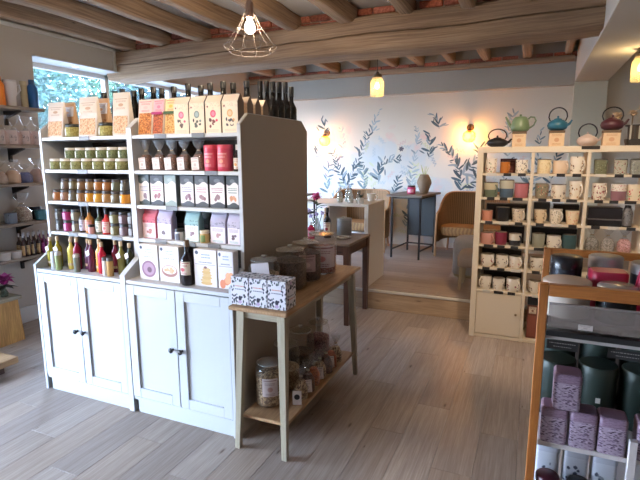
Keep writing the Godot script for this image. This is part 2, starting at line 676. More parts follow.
func PM(key, kind, base, cols, rough = 0.55):
	var k = "sheet" + key
	if mats.has(k): return mats[k]
	if sheet == null:
		sheet = Image.create(2048, 1024, false, Image.FORMAT_RGB8)
	var im = print_img(key, kind, base, cols)
	var at = Vector2i((sheet_n % 16) * 128, (sheet_n / 16) * 128)
	sheet_n += 1
	var cp = im.duplicate()
	cp.clear_mipmaps()
	sheet.blit_rect(cp, Rect2i(0, 0, im.get_width(), im.get_height()), at)
	var m = StandardMaterial3D.new()
	sheet_mats.append(m)
	m.roughness = rough
	m.uv1_scale = Vector3((im.get_width() - 2) / 2048.0, (im.get_height() - 2) / 1024.0, 1)
	m.uv1_offset = Vector3((at.x + 1) / 2048.0, (at.y + 1) / 1024.0, 0)
	mats[k] = m
	return m

func crumbs(key, base, cols, sc = 1.0):
	return MT("cr" + key, print_img("cr" + key, "crumbs", base, cols), 0.8, Color.WHITE, Vector3.ONE * 12.0 * sc, Vector3.ZERO, true)

func wood(kind, off = 0):
	match kind:
		"oak": return MT("oak", wood_img("oak", C(150, 112, 76), C(192, 154, 112), C(100, 68, 44), 2), 0.5, Color.WHITE, Vector3(3, 1.2, 1))
		"pale": return MT("pale", wood_img("pale", C(150, 138, 116), C(182, 170, 146), C(120, 104, 84), 0), 0.5, Color.WHITE, Vector3(4, 1.2, 1))
		"walnut": return MT("walnut", wood_img("walnut", C(70, 46, 38), C(108, 76, 62), C(44, 28, 22), 2), 0.4, Color.WHITE, Vector3(3, 1.0, 1))
		"honey": return MT("honey", wood_img("honey", C(150, 86, 34), C(186, 116, 52), C(100, 56, 24), 1), 0.45, Color.WHITE, Vector3(5, 1.5, 1))
		"board": return MT("board", wood_img("board", C(120, 104, 90), C(160, 142, 124), C(86, 70, 58), 2), 0.6, Color.WHITE, Vector3(3, 1.2, 1))
		"old": return MT("old", wood_img("old", C(118, 92, 70), C(174, 144, 114), C(68, 50, 36), 5, 512, 1024, 2.2), 0.85, Color.WHITE, Vector3(1.1, 0.36, 1), Vector3(0.13 * off, 0.31 * off, 0))
	return M(Color.WHITE)

# ==================================================================== the room
const XL = -4.6
const XR = 2.7
const ZB = -7.65
const ZF = 2.3
const STEP_Z = -4.873
const UP_Y = 0.2126

func plaster(key, c):
	if not mats.has(key):
		var m = StandardMaterial3D.new()
		m.albedo_color = c
		m.roughness = 0.92
		if not imgs.has("plaster_bumps"):
			var nt = NoiseTexture2D.new()
			nt.width = 256; nt.height = 256; nt.seamless = true; nt.as_normal_map = true; nt.bump_strength = 1.5
			var n = FastNoiseLite.new(); n.seed = 5; n.frequency = 0.03
			nt.noise = n
			imgs["plaster_bumps"] = nt
		m.normal_enabled = true
		m.normal_texture = imgs["plaster_bumps"]
		m.normal_scale = 0.25
		m.uv1_triplanar = true
		m.uv1_scale = Vector3.ONE * 1.5
		mats[key] = m
	return mats[key]

func boxes(parent, called, list, m, bevel = 0.0):   # several boxes [min, max] joined into one mesh
	var st = begin()
	for b in list:
		add_box(st, b[1] - b[0], bevel, (b[0] + b[1]) / 2)
	return part(parent, called, st.commit(), m)

func build_room():
	var pl = plaster("pl_left", C(196, 188, 178))
	var w = struct("wall_left", "grey plastered wall with the long deep window")
	boxes(w, "plaster", [[Vector3(XL - 0.38, -0.2, -3.44), Vector3(XL, 3.2, -1.6)],
		[Vector3(XL - 0.38, -0.2, 1.7), Vector3(XL, 3.2, ZF + 0.3)],
		[Vector3(XL - 0.38, 2.15, -1.6), Vector3(XL, 3.2, 1.7)],
		[Vector3(XL - 0.38, -0.2, -1.6), Vector3(XL, 0.06, 1.7)],
		[Vector3(XL - 0.38, -0.2, ZB - 0.3), Vector3(XL, 3.2, -6.95)],
		[Vector3(XL - 0.38, -0.2, -6.95), Vector3(XL, 1.0, -3.44)],
		[Vector3(XL - 0.38, 2.635, -6.95), Vector3(XL, 3.2, -3.44)]], pl)
	var wb = struct("wall_back", "back wall papered with a mural of blue leaf sprigs")
	boxes(wb, "plaster", [[Vector3(XL - 0.38, -0.2, ZB - 0.3), Vector3(XR + 0.3, 3.2, ZB)]], plaster("pl_back", C(206, 202, 194)))
	part(wb, "mural", plate(5.03, 2.36, 0.002), MT("mural", mural_img(), 0.75), Vector3(XL + 2.515, UP_Y + 1.18, ZB))
	var wr = struct("wall_right", "plain wall out of the picture")
	boxes(wr, "plaster", [[Vector3(XR, -0.2, ZB - 0.3), Vector3(XR + 0.3, 3.2, ZF + 0.3)]], plaster("pl_right", C(190, 180, 166)))
	var wf = struct("wall_front", "plain wall behind the camera")
	boxes(wf, "plaster", [[Vector3(XL, -0.2, ZF), Vector3(XR, 3.2, ZF + 0.3)]], pl)
	var wn = struct("window_2", "glazed shop front in the window wall")
	var fr = M(C(70, 74, 76), 0.4)
	var st = begin()
	for z in [-1.57, -0.5, 0.6, 1.67]: add_box(st, Vector3(0.08, 2.09, 0.06), 0.004, Vector3(XL - 0.2, 1.105, z))
	for y in [0.09, 2.12]: add_box(st, Vector3(0.08, 0.06, 3.3), 0.004, Vector3(XL - 0.2, y, 0.05))
	part(wn, "frame", st.commit(), fr)
	for z in [-1.035, 0.05, 1.135]: part(wn, "pane", bx(0.006, 1.97, 1.03, 0), MG(C(240, 248, 250), 0.06), Vector3(XL - 0.2, 1.105, z))
	# bulkhead over the mural, the boxed beam and its pier
	var t1 = struct("trim_1", "painted bulkhead above the mural")
	boxes(t1, "plaster", [[Vector3(XL, 2.572, ZB), Vector3(0.43, 3.16, -7.5)]], plaster("pl_bulk", C(176, 172, 162)), 0.004)
	var t2 = struct("trim_2", "white boxed beam running into the room")
	boxes(t2, "plaster", [[Vector3(0.43, 2.61, -7.56), Vector3(0.83, 3.2, ZF)]], plaster("pl_box", C(204, 200, 192)), 0.006)
	var t3 = struct("trim_3", "pale pier under the boxed beam")
	boxes(t3, "plaster", [[Vector3(0.43, UP_Y, ZB), Vector3(0.83, 2.61, -7.56)]], plaster("pl_pier", C(206, 206, 192)), 0.006)
	# cove strip at the head of the window wall and a skirting
	var t4 = struct("trim_4", "pale strip along the head of the window wall")
	boxes(t4, "strip", [[Vector3(XL, 2.855, -4.5), Vector3(XL + 0.02, 2.89, ZF)], [Vector3(XL, 2.62, -4.5), Vector3(XL + 0.02, 2.89, -4.465)]], M(C(222, 220, 214), 0.6), 0.003)
	var bl = struct("baseboard_left", "tall white skirting board below the window wall")
	boxes(bl, "board", [[Vector3(XL, 0, STEP_Z), Vector3(XL + 0.018, 0.16, -1.6)]], M(C(226, 226, 224), 0.5), 0.004)

func mural_img():
	if imgs.has("mural"): return imgs["mural"]
	var w = 2048
	var h = 960
	var im = Image.create(w, h, true, Image.FORMAT_RGB8)
	var r2 = RandomNumberGenerator.new()
	r2.seed = 12
	im.fill(C(226, 223, 214))
	var px = func(x, y): return Vector2((x - XL) / 5.03 * w, (UP_Y + 2.36 - y) / 2.36 * h)
	# watercolour washes of the printed paper: pale blue below, blush and leaf green in drifts
	for i in 150:
		var x = r2.randf_range(-4.6, 0.43); var y = r2.randf_range(0.3, 1.75)
		var p = px.call(x, y)
		disc(im, p.x, p.y, r2.randf_range(40, 120), r2.randf_range(30, 80), Color(0.74, 0.84, 0.92, 0.20), r2.randf() * 3)
	for c in [[-3.55, 1.95], [-2.13, 1.95], [-1.58, 1.9], [-2.9, 1.95], [-1.7, 1.75], [-1.35, 1.15], [-0.4, 1.95], [-4.0, 1.8], [-2.95, 1.75]]:
		var p = px.call(c[0], c[1])
		for i in 9: disc(im, p.x + r2.randfn() * 22, p.y + r2.randfn() * 24, r2.randf_range(14, 34), r2.randf_range(10, 24), Color(0.93, 0.80, 0.79, 0.16), r2.randf() * 3)
	for c in [[-3.4, 1.44], [-1.71, 1.39], [-2.5, 1.3], [-0.9, 1.2]]:
		var p = px.call(c[0], c[1])
		for i in 14: disc(im, p.x + r2.randfn() * 24, p.y + r2.randfn() * 30, r2.randf_range(10, 24), r2.randf_range(4, 9), Color(0.80, 0.86, 0.60, 0.35), r2.randf() * 3)
	# sprigs: [from, bow, to, pairs of leaves, leaf length in m, colour]
	var dark = C(72, 98, 114)
	var mid = C(112, 138, 150)
	var pale = C(168, 190, 202)
	var sp = [
		[-2.82, 1.05, -3.0, 1.35, -3.10, 1.70, 9, 0.15, dark], [-2.85, 1.1, -2.72, 1.5, -2.42, 2.1, 12, 0.15, dark], [-2.42, 2.0, -2.4, 2.2, -2.30, 2.38, 5, 0.10, pale],
		[-3.42, 1.6, -3.4, 1.72, -3.34, 1.86, 3, 0.12, dark], [-3.28, 2.02, -3.22, 2.12, -3.32, 2.28, 3, 0.14, dark],
		[-2.3, 1.2, -2.35, 1.38, -2.2, 1.6, 6, 0.15, dark], [-2.2, 1.5, -2.1, 1.58, -1.95, 1.62, 4, 0.13, dark], [-2.05, 1.05, -2.0, 1.15, -1.97, 1.3, 4, 0.12, dark],
		[-1.36, 2.05, -1.36, 2.15, -1.46, 2.27, 3, 0.14, dark], [-1.5, 1.6, -1.47, 1.75, -1.52, 2.0, 5, 0.15, dark],
		[-1.0, 1.1, -0.95, 1.45, -1.3, 1.8, 12, 0.16, dark], [-1.0, 1.35, -0.8, 1.5, -0.74, 1.78, 8, 0.15, dark], [-0.98, 1.15, -0.7, 1.35, -0.6, 1.5, 7, 0.14, dark],
		[-3.75, 1.0, -3.7, 1.4, -3.9, 1.8, 9, 0.14, dark], [-4.2, 1.0, -4.1, 1.5, -4.35, 1.9, 9, 0.14, mid],
		[-2.6, 1.0, -2.5, 1.3, -2.62, 1.55, 8, 0.14, mid], [-1.75, 1.0, -1.8, 1.3, -1.7, 1.7, 8, 0.13, pale], [-3.2, 1.0, -3.25, 1.3, -3.15, 1.55, 7, 0.13, mid],
		[-0.35, 1.6, -0.4, 1.95, -0.3, 2.25, 8, 0.13, pale], [-0.1, 1.0, 0.1, 1.5, 0.05, 2.0, 10, 0.14, mid], [-0.45, 1.0, -0.4, 1.3, -0.3, 1.6, 8, 0.14, dark],
		[-2.95, 1.7, -2.9, 1.9, -2.98, 2.1, 5, 0.10, pale], [-1.7, 1.8, -1.65, 1.95, -1.72, 2.1, 5, 0.10, pale], [0.2, 1.0, 0.25, 1.4, 0.3, 1.7, 7, 0.13, dark],
		[-1.85, 0.5, -1.75, 0.8, -1.6, 1.05, 8, 0.15, dark], [-1.6, 0.4, -1.55, 0.65, -1.65, 0.9, 7, 0.15, mid], [-2.3, 0.4, -2.2, 0.8, -2.35, 1.1, 8, 0.15, dark], [-3.0, 0.5, -3.2, 0.8, -3.0, 1.0, 7, 0.15, dark]]
	for s in sp:
		var a = px.call(s[0], s[1]); var b = px.call(s[2], s[3]); var c = px.call(s[4], s[5])
		var last = a
		for i in 41:
			var t = i / 40.0
			var p = a.lerp(b, t).lerp(b.lerp(c, t), t)
			disc(im, p.x, p.y, 1.6, 1.6, Color(s[8].r, s[8].g, s[8].b, 0.6))
			last = p
		var nl = int(s[6] * 1.7)
		for i in nl:
			var t = (i + 0.6) / nl
			var p = a.lerp(b, t).lerp(b.lerp(c, t), t)
			var d = (b - a).lerp(c - b, t).normalized()
			for side in [-1.0, 1.0]:
				if r2.randf() < 0.2: continue
				var ang = d.angle() + side * r2.randf_range(0.25, 1.25)
				var ll = s[7] * 407.0 * r2.randf_range(0.4, 1.05) * (1.1 - 0.4 * t)
				var e = p + Vector2.from_angle(ang) * ll * 0.55
				var pick = r2.randf()
				var col = s[8].lerp(pale, 0.75) if pick < 0.25 else (s[8].darkened(0.15) if pick < 0.55 else s[8])
				disc(im, e.x, e.y, ll * 0.6, ll * 0.15, Color(col.r, col.g, col.b, 0.95), ang)
				if r2.randf() < 0.4:
					var e2 = e + Vector2.from_angle(ang + r2.randf_range(-1.2, 1.2)) * ll * 0.5
					disc(im, e2.x, e2.y, ll * 0.4, ll * 0.09, Color(col.r, col.g, col.b, 0.8), ang + r2.randf_range(-0.8, 0.8))
	for q in 60:
		var g = px.call(r2.randf_range(-4.5, 0.3), r2.randf_range(0.4, 1.9))
		var gc = [Color(0.72, 0.80, 0.84, 0.55), Color(0.62, 0.70, 0.76, 0.5), Color(0.84, 0.76, 0.76, 0.5), Color(0.78, 0.82, 0.68, 0.5)][q % 4]
		var ga = r2.randf() * TAU
		for i in 6:
			var e3 = g + Vector2.from_angle(ga) * i * 9.0
			disc(im, e3.x, e3.y, 17, 4, gc, ga + (0.8 if i % 2 else -0.8))
	var f = px.call(-1.94, 1.75)
	for i in 7: disc(im, f.x + cos(i) * 9, f.y + sin(i) * 9, 9, 5, C(96, 96, 110), i)
	im.generate_mipmaps()
	imgs["mural"] = im
	return im

func build_ceiling():
	var c = struct("ceiling", "white plaster between dark joists")
	boxes(c, "plaster", [[Vector3(XL - 0.38, 3.03, -4.72), Vector3(XR + 0.3, 3.3, ZF + 0.3)], [Vector3(XL - 0.38, 3.13, ZB - 0.3), Vector3(XR + 0.3, 3.3, -4.72)]], plaster("pl_ceil", C(204, 204, 206)))
	# the great beam across the room (its own +x face is turned towards the door)
	var b = thing("main_beam", "massive rough oak ceiling beam with a long crack above the step", "beam", Vector3(XL - 0.15, 2.712, -4.71), 0.0)
	part(b, "timber", timber(5.2, 0.40, 0.31, 21, 0.018, 0.42, 0.0, 0.14), wood("old", 1), Vector3.ZERO, Vector3(0.012, -PI / 2, 0))
	b.get_child(0).name = "beam_body"
	# joists over it
	var xs = [-4.43, -3.93, -3.36, -2.82, -2.27, -1.70, -1.13, -0.60, -0.08]
	for i in xs.size():
		var j = thing("ceiling_joist", "old brown oak joist over the shop floor, %s from the window wall" % ORD[i], "joist", Vector3(xs[i], 2.955 + 0.008 * sin(i * 2.3), ZF), 0.0, "ceiling joists of the shop floor")
		part(j, "joist_body", timber(7.0, 0.145 + 0.02 * sin(i * 1.7), 0.17, 40 + i, 0.014, -1.0, 0.05, 0.24), wood("old", i + 2))
	var xb = [-4.15, -3.58, -2.97, -2.47, -2.02, -1.62, -1.18, -0.70, -0.17, 0.33]
	for i in xb.size():
		var j = thing("ceiling_joist", "slim brown joist over the seating area, %s from the window wall" % ORD[i], "joist", Vector3(xb[i], 3.03 + 0.006 * sin(i * 2.3), -4.705), 0.0, "ceiling joists of the seating area")
		part(j, "joist_body", timber(2.85, 0.105 + 0.015 * sin(i * 1.9), 0.15, 60 + i, 0.009, -1.0, 0.0, 0.22), wood("old", i + 5))
	# brick infill on the great beam and on the wall plate over the bulkhead
	var bm = []
	for q in 4:
		bm.append(MT("brickclay", noise_img("brickclay", C(150, 84, 66), C(196, 124, 100), 0.06), 0.9, [Color(1, 1, 1), Color(0.86, 0.80, 0.76), Color(1.0, 0.9, 0.82), Color(0.74, 0.7, 0.68)][q], Vector3.ONE * 4.0, Vector3(q * 0.3, 0, 0), true))
	var mo = M(C(178, 160, 142), 0.95)
	for wv in [[-4.63, "trim_5", "brick infill between the joists on the great beam", 2.875, 2], [-7.47, "trim_6", "brick infill between the joists over the bulkhead", 2.925, 1]]:
		var t = struct(wv[1], wv[2])
		boxes(t, "mortar", [[Vector3(XL, wv[3] - 0.06, wv[0] - 0.10), Vector3(0.43, wv[3] + wv[4] * 0.07, wv[0] - 0.012)]], mo)
		for r in wv[4]:
			var x = XL + (0.0 if r == 0 else -0.11)
			var n = 0
			while x < 0.40:
				var inside = false
				for jx in (xs if wv[4] == 2 else xb):
					if abs(x + 0.105 - jx) < 0.04: inside = true
				if not inside and x > XL - 0.05:
					part(t, "brick", bx(0.205, 0.058, 0.05, 0.006), bm[(n * 7 + r * 3) % 4], Vector3(x + 0.105, wv[3] + 0.034 + r * 0.07, wv[0] + 0.004 * sin(n * 5.0)))
				n += 1
				x += 0.216
	# wall plate
	var p = thing("wall_plate", "thin dark timber plate lying on the bulkhead under the joist ends", "beam", Vector3(XL - 0.1, 2.90, -7.45), 0.0)
	part(p, "timber_body", timber(5.1, 0.1, 0.075, 77, 0.006), wood("old", 14), Vector3.ZERO, Vector3(0, -PI / 2, 0))

func noise_img(key, c0, c1, fr, w = 128):
	if imgs.has(key): return imgs[key]
	var im = Image.create(w, w, true, Image.FORMAT_RGB8)
	var fn = FastNoiseLite.new()
	fn.seed = hash(key) % 9999
	fn.frequency = fr
	fn.fractal_octaves = 4
	for y in w:
		for x in w:
			im.set_pixel(x, y, c0.lerp(c1, clamp(0.5 + fn.get_noise_2d(x, y) * 1.2, 0, 1)))
	im.generate_mipmaps()
	imgs[key] = im
	return im

func plank_mats(tag, c0, c1, ck):
	var o = []
	for v in 3:
		var im = wood_img("%s%d" % [tag, v], c0, c1, ck, v, 160, 640, 0.8)
		for q in 4:
			var t = [Color(1, 1, 1), Color(0.95, 0.94, 0.93), Color(0.97, 0.95, 0.93), Color(0.91, 0.90, 0.90)][q]
			o.append(MT("%s%d" % [tag, v], im, 0.34, t, Vector3(5.0, 0.8, 1.0), Vector3(0.3 * q, 0.27 * q + 0.1 * v, 0)))
	return o

func build_floor():
	var pm = plank_mats("plank", C(152, 134, 120), C(186, 170, 156), C(102, 80, 66))
	var f = struct("floor", "grey brown wood plank floor")
	boxes(f, "underlay", [[Vector3(XL - 0.3, -0.2, ZB - 0.2), Vector3(XR + 0.3, -0.0105, ZF + 0.3)]], M(C(60, 52, 46), 0.9))
	var n = 0
	var row = 0
	var x = XL
	while x < XR - 0.02:
		var z = STEP_Z + 0.001 - [0.0, 0.45, 0.85, 0.25, 0.65][row % 5]
		while z < ZF:
			var z0 = max(z, STEP_Z + 0.001)
			var z1 = min(z + 1.25, ZF)
			if z1 - z0 > 0.03:
				part(f, "plank", bx(0.2088, 0.01, snapped(z1 - z0, 0.001) - 0.0012, 0.001), pm[(n * 5 + row * 7) % 12], Vector3(x + 0.105, -0.005, (z0 + z1) / 2))
				n += 1
			z += 1.25
		x += 0.21
		row += 1
	var fb = struct("floor_back", "raised plank floor of the seating area")
	boxes(fb, "underlay", [[Vector3(XL, -0.01, ZB), Vector3(XR, UP_Y - 0.0105, STEP_Z - 0.02)]], M(C(60, 52, 46), 0.9))
	row = 0
	var zz = ZB
	while zz < STEP_Z - 0.05:
		var xx = XL - [0.0, 0.5, 0.9, 0.3][row % 4]
		var dz = min(0.21, STEP_Z - zz)
		while xx < XR:
			var x0 = max(xx, XL); var x1 = min(xx + 1.25, XR)
			if x1 - x0 > 0.03:
				part(fb, "plank", bx(snapped(x1 - x0, 0.001) - 0.0012, 0.01, dz - 0.0012, 0.001), pm[(n * 5 + row * 7) % 12], Vector3((x0 + x1) / 2, UP_Y - 0.005, zz + dz / 2))
				n += 1
			xx += 1.25
		zz += 0.21
		row += 1
	var t = struct("trim_7", "oak riser and grey nosing of the step")
	part(t, "riser", bx(XR - XL, UP_Y - 0.03, 0.018, 0.001), MT("riser", wood_img("riser", C(158, 132, 106), C(190, 164, 134), C(120, 94, 70), 2), 0.5, Color.WHITE, Vector3(3, 0.8, 1)), Vector3((XL + XR) / 2, (UP_Y - 0.03) / 2, STEP_Z - 0.01))
	part(t, "nosing", bx(XR - XL, 0.028, 0.035, 0.006), M(C(206, 202, 194), 0.35), Vector3((XL + XR) / 2, UP_Y - 0.012, STEP_Z - 0.005))

func build_window_side():
	var w = struct("window_1", "long window with white frame in the deep reveal")
	var wm = M(C(228, 230, 230), 0.45)
	var st = begin()
	var X = XL - 0.3
	for z in [-3.47, -4.6, -5.75, -6.92]: add_box(st, Vector3(0.07, 1.635, 0.06), 0.005, Vector3(X, 1.8175, z))
	for y in [1.03, 2.605]: add_box(st, Vector3(0.07, 0.06, 3.51), 0.005, Vector3(X, y, -5.195))
	part(w, "frame", st.commit(), wm)
	for z in [-4.035, -5.175, -6.335]: part(w, "pane", bx(0.006, 1.52, 1.09, 0), MG(C(225, 245, 245), 0.10), Vector3(X, 1.8175, z))
	part(w, "sill", bx(0.40, 0.03, 3.51, 0.006), wm, Vector3(XL - 0.17, 1.015, -5.195))
	part(w, "soffit", bx(0.30, 0.012, 3.49, 0.002), M(C(226, 228, 230), 0.35), Vector3(XL - 0.115, 2.629, -5.195))
	for z in [-4.02, -4.92, -5.9]:
		var s = thing("recessed_spotlight", "small round recessed spotlight in the window soffit, %s from the wall shelves" % ORD[[-4.02, -4.92, -5.9].find(z)], "spotlight", Vector3(XL - 0.09, 2.6225, z), 0.0, "window soffit spotlights")
		part(s, "rim", lathe([Vector2(0.032, -0.004), Vector2(0.043, -0.003), Vector2(0.045, 0.0), Vector2(0.032, 0.0)], 20), M(C(230, 230, 230), 0.3))
		part(s, "lens", lathe([Vector2(0, -0.002), Vector2(0.032, -0.002), Vector2(0.032, 0.0), Vector2(0, 0.0)], 20), ME(C(255, 244, 226), 6.0))
		var l = SpotLight3D.new()
		l.name = "spot_lamp"
		l.light_color = C(255, 240, 218); l.light_energy = 0.9; l.spot_range = 12.0; l.spot_attenuation = 2.0; l.spot_angle = 50.0; l.shadow_enabled = true; l.light_size = 0.03
		l.position = Vector3(0, -0.006, 0); l.rotation.x = -PI / 2
		s.add_child(l)
	# outside: yard, a hedge tree and its trunk
	var g = struct("ground", "paved yard outside the window")
	boxes(g, "paving", [[Vector3(-60, -0.4, -60), Vector3(60, -0.21, 60)]], M(C(150, 148, 142), 0.95))
	var lm = []
	for c in [C(36, 68, 62), C(56, 90, 66), C(28, 54, 58)]:
		var m = StandardMaterial3D.new()
		m.albedo_color = c; m.roughness = 0.6; m.backlight_enabled = true; m.backlight = c.darkened(0.3)
		lm.append(m)
	var r2 = RandomNumberGenerator.new()
	r2.seed = 3
	for q in [[-8.6, -5.4, 2.6, 1.7, 0], [-9.6, -7.6, 3.0, 1.9, 1], [-8.9, -9.6, 2.8, 1.7, 2], [-6.3, -3.95, 2.55, 0.42, 2]]:
		var t = thing("garden_tree", ["dense blue green tree outside the middle of the long window", "taller fresh green tree behind in the yard", "dark teal tree at the far side of the yard", "young slender tree with sparse leaves close outside the window"][[0, 1, 2, 3][[-8.6, -9.6, -8.9, -6.3].find(q[0])]], "tree", Vector3(q[0], -0.21, q[1]))
		part(t, "trunk", tube([Vector3(0, 0, 0), Vector3(0.05, q[2] * 0.5, 0.03), Vector3(0, q[2], 0)], 0.11 * min(1.0, q[3]), 8, 0.04), wood("old", 3))
		var mm = MultiMesh.new()
		mm.transform_format = MultiMesh.TRANSFORM_3D
		var leaf = begin()
		var v = [Vector3(0, 0, 0), Vector3(0.03, 0.05, 0.008), Vector3(0, 0.13, 0), Vector3(-0.03, 0.05, 0.008)]
		tri(leaf, v[0], v[1], v[2], Vector3(0.2, 0, 1).normalized()); tri(leaf, v[0], v[2], v[3], Vector3(-0.2, 0, 1).normalized())
		mm.mesh = leaf.commit()
		var n = 6500 if q[3] > 1.0 else 160
		mm.instance_count = n
		for i in n:
			var d = Vector3(r2.randfn(), r2.randfn(), r2.randfn()).normalized() * pow(r2.randf(), 0.45)
			var bs = Basis.from_euler(Vector3(r2.randf() * TAU, r2.randf() * TAU, r2.randf() * TAU)).scaled(Vector3.ONE * r2.randf_range(0.8, 1.7))
			mm.set_instance_transform(i, Transform3D(bs, Vector3(0, q[2] + 0.3, 0) + Vector3(d.x * q[3], d.y * q[3] * 0.95, d.z * q[3])))
		var mi = MultiMeshInstance3D.new()
		mi.name = "crown"
		mi.multimesh = mm
		mi.material_override = lm[q[4]]
		mi.set_meta("kind", "stuff")
		t.add_child(mi)

# ==================================================================== lamps
func omni(parent, at, c, e, size):
	var l = OmniLight3D.new()
	l.name = "lamp_light"
	l.light_color = c
	l.light_energy = e
	l.omni_range = 14.0
	l.omni_attenuation = 2.0
	l.light_size = size
	l.shadow_enabled = true
	l.position = at
	parent.add_child(l)

func bulb_prof(r):
	return [Vector2(0, -r * 1.15), Vector2(r * 0.5, -r * 1.0), Vector2(r * 0.88, -r * 0.6), Vector2(r, 0), Vector2(r * 0.9, r * 0.5), Vector2(r * 0.55, r * 1.15), Vector2(r * 0.42, r * 1.5), Vector2(0, r * 1.5)]

func wire_pendant(at, label, top):
	var t = thing("wire_pendant_lamp", label, "pendant lamp", at)
	part(t, "cord", tube([Vector3(0, 0.17, 0), Vector3(0, top - at.y, 0)], 0.004, 6), M(C(40, 36, 34), 0.6))
	part(t, "ceiling_rose", lathe([Vector2(0, top - at.y - 0.03), Vector2(0.04, top - at.y - 0.028), Vector2(0.05, top - at.y), Vector2(0, top - at.y)], 16), M(C(70, 60, 54), 0.5))
	part(t, "socket", lathe([Vector2(0, 0.06), Vector2(0.025, 0.06), Vector2(0.027, 0.14), Vector2(0.02, 0.16), Vector2(0.006, 0.175), Vector2(0, 0.175)], 16), M(C(116, 90, 74), 0.5))
	part(t, "bulb", lathe(bulb_prof(0.036), 16), ME(C(255, 248, 236), 26.0))
	var wm = M(C(70, 62, 58), 0.55)
	for i in 10:
		var a = TAU * i / 10
		var d = Vector3(cos(a), 0, sin(a))
		part(t, "wire", tube([Vector3(0, 0.10, 0) + d * 0.026, Vector3(0, 0.0, 0) + d * 0.075, Vector3(0, -0.095, 0) + d * 0.15, Vector3(0, -0.115, 0) + d * 0.172, Vector3(0, -0.135, 0) + d * 0.165, Vector3(0, -0.155, 0) + d * 0.13], 0.0013, 5), wm)
	for rr in [[-0.115, 0.172], [-0.155, 0.13], [0.0, 0.075]]:
		part(t, "ring", tube(arc(Vector3(0, rr[0], 0), rr[1], rr[1], 0, TAU, 28, 2), 0.0014, 5), wm)
	omni(t, Vector3(0, 0, 0), C(255, 232, 200), 3.6, 0.03)

func jar_pendant(at, label, top):
	var t = thing("jar_pendant_lamp", label, "pendant lamp", at)
	part(t, "cord", tube([Vector3(0, 0.16, 0), Vector3(0, top - at.y, 0)], 0.004, 6), M(C(50, 46, 40), 0.6))
	part(t, "cap", lathe([Vector2(0, 0.10), Vector2(0.055, 0.10), Vector2(0.055, 0.135), Vector2(0.02, 0.15), Vector2(0.015, 0.17), Vector2(0, 0.17)], 18), M(C(96, 84, 66), 0.4, 0.5))
	part(t, "glass_jar", lathe([Vector2(0, -0.125), Vector2(0.07, -0.125), Vector2(0.084, -0.11), Vector2(0.086, 0.05), Vector2(0.06, 0.09), Vector2(0.058, 0.11)], 20), MG(C(250, 235, 180), 0.16, 0.05))
	part(t, "bulb", lathe(bulb_prof(0.032), 14), ME(C(255, 232, 170), 12.0))
	omni(t, Vector3.ZERO, C(255, 214, 150), 0.6, 0.03)

func sconce(at, label):
	var t = thing("wall_sconce", label, "wall lamp", at, 0.0, "wall sconces on the mural")
	var br = M(C(84, 70, 56), 0.45, 0.4)
	part(t, "backplate", lathe([Vector2(0, 0), Vector2(0.055, 0), Vector2(0.05, 0.015), Vector2(0, 0.018)], 18), br, Vector3(0, 0.12, 0.002), Vector3(PI / 2, 0, 0))
	part(t, "arm", tube([Vector3(0, 0.12, 0.015), Vector3(0, 0.13, 0.08), Vector3(0, 0.10, 0.11)], 0.01, 8), br)
	part(t, "socket", lathe([Vector2(0, 0.05), Vector2(0.03, 0.05), Vector2(0.034, 0.10), Vector2(0, 0.105)], 16), br, Vector3(0, 0, 0.11))
	part(t, "glass_globe", lathe([Vector2(0, -0.10), Vector2(0.05, -0.095), Vector2(0.088, -0.06), Vector2(0.098, -0.01), Vector2(0.09, 0.035), Vector2(0.055, 0.07), Vector2(0.042, 0.075)], 22), glow_glass(), Vector3(0, 0, 0.11))
	part(t, "bulb", lathe(bulb_prof(0.028), 14), ME(C(255, 200, 104), 26.0), Vector3(0, -0.01, 0.11))
	omni(t, Vector3(0, -0.01, 0.11), C(255, 172, 84), 1.3, 0.03)

func build_lamps():
	wire_pendant(Vector3(-1.737, 2.462, -2.85), "lit bare bulb in a flared copper wire cage hanging above the white cabinets", 3.03)
	jar_pendant(Vector3(-1.815, 2.48, -5.9), "small amber glass jar lamp hanging before the mural", 3.11)
	jar_pendant(Vector3(0.86, 2.44, -5.5), "amber glass jar lamp hanging beside the white boxed beam", 3.11)
	sconce(Vector3(-3.215, 1.90, ZB), "amber globe wall lamp above the flower vase on the mural")
	sconce(Vector3(-0.90, 1.93, ZB), "amber globe wall lamp beside the mug shelf on the mural")
	ceiling_spot(Vector3(0.2, 2.86, -2.75), Vector3(0.25, 1.0, -4.45), "ceiling spotlight turned towards the mug bookcase", 13.0)
	ceiling_spot(Vector3(-2.0, 2.86, -0.55), Vector3(-2.25, 1.85, -2.35), "ceiling spotlight turned towards the white cabinets", 11.0, 28.0)

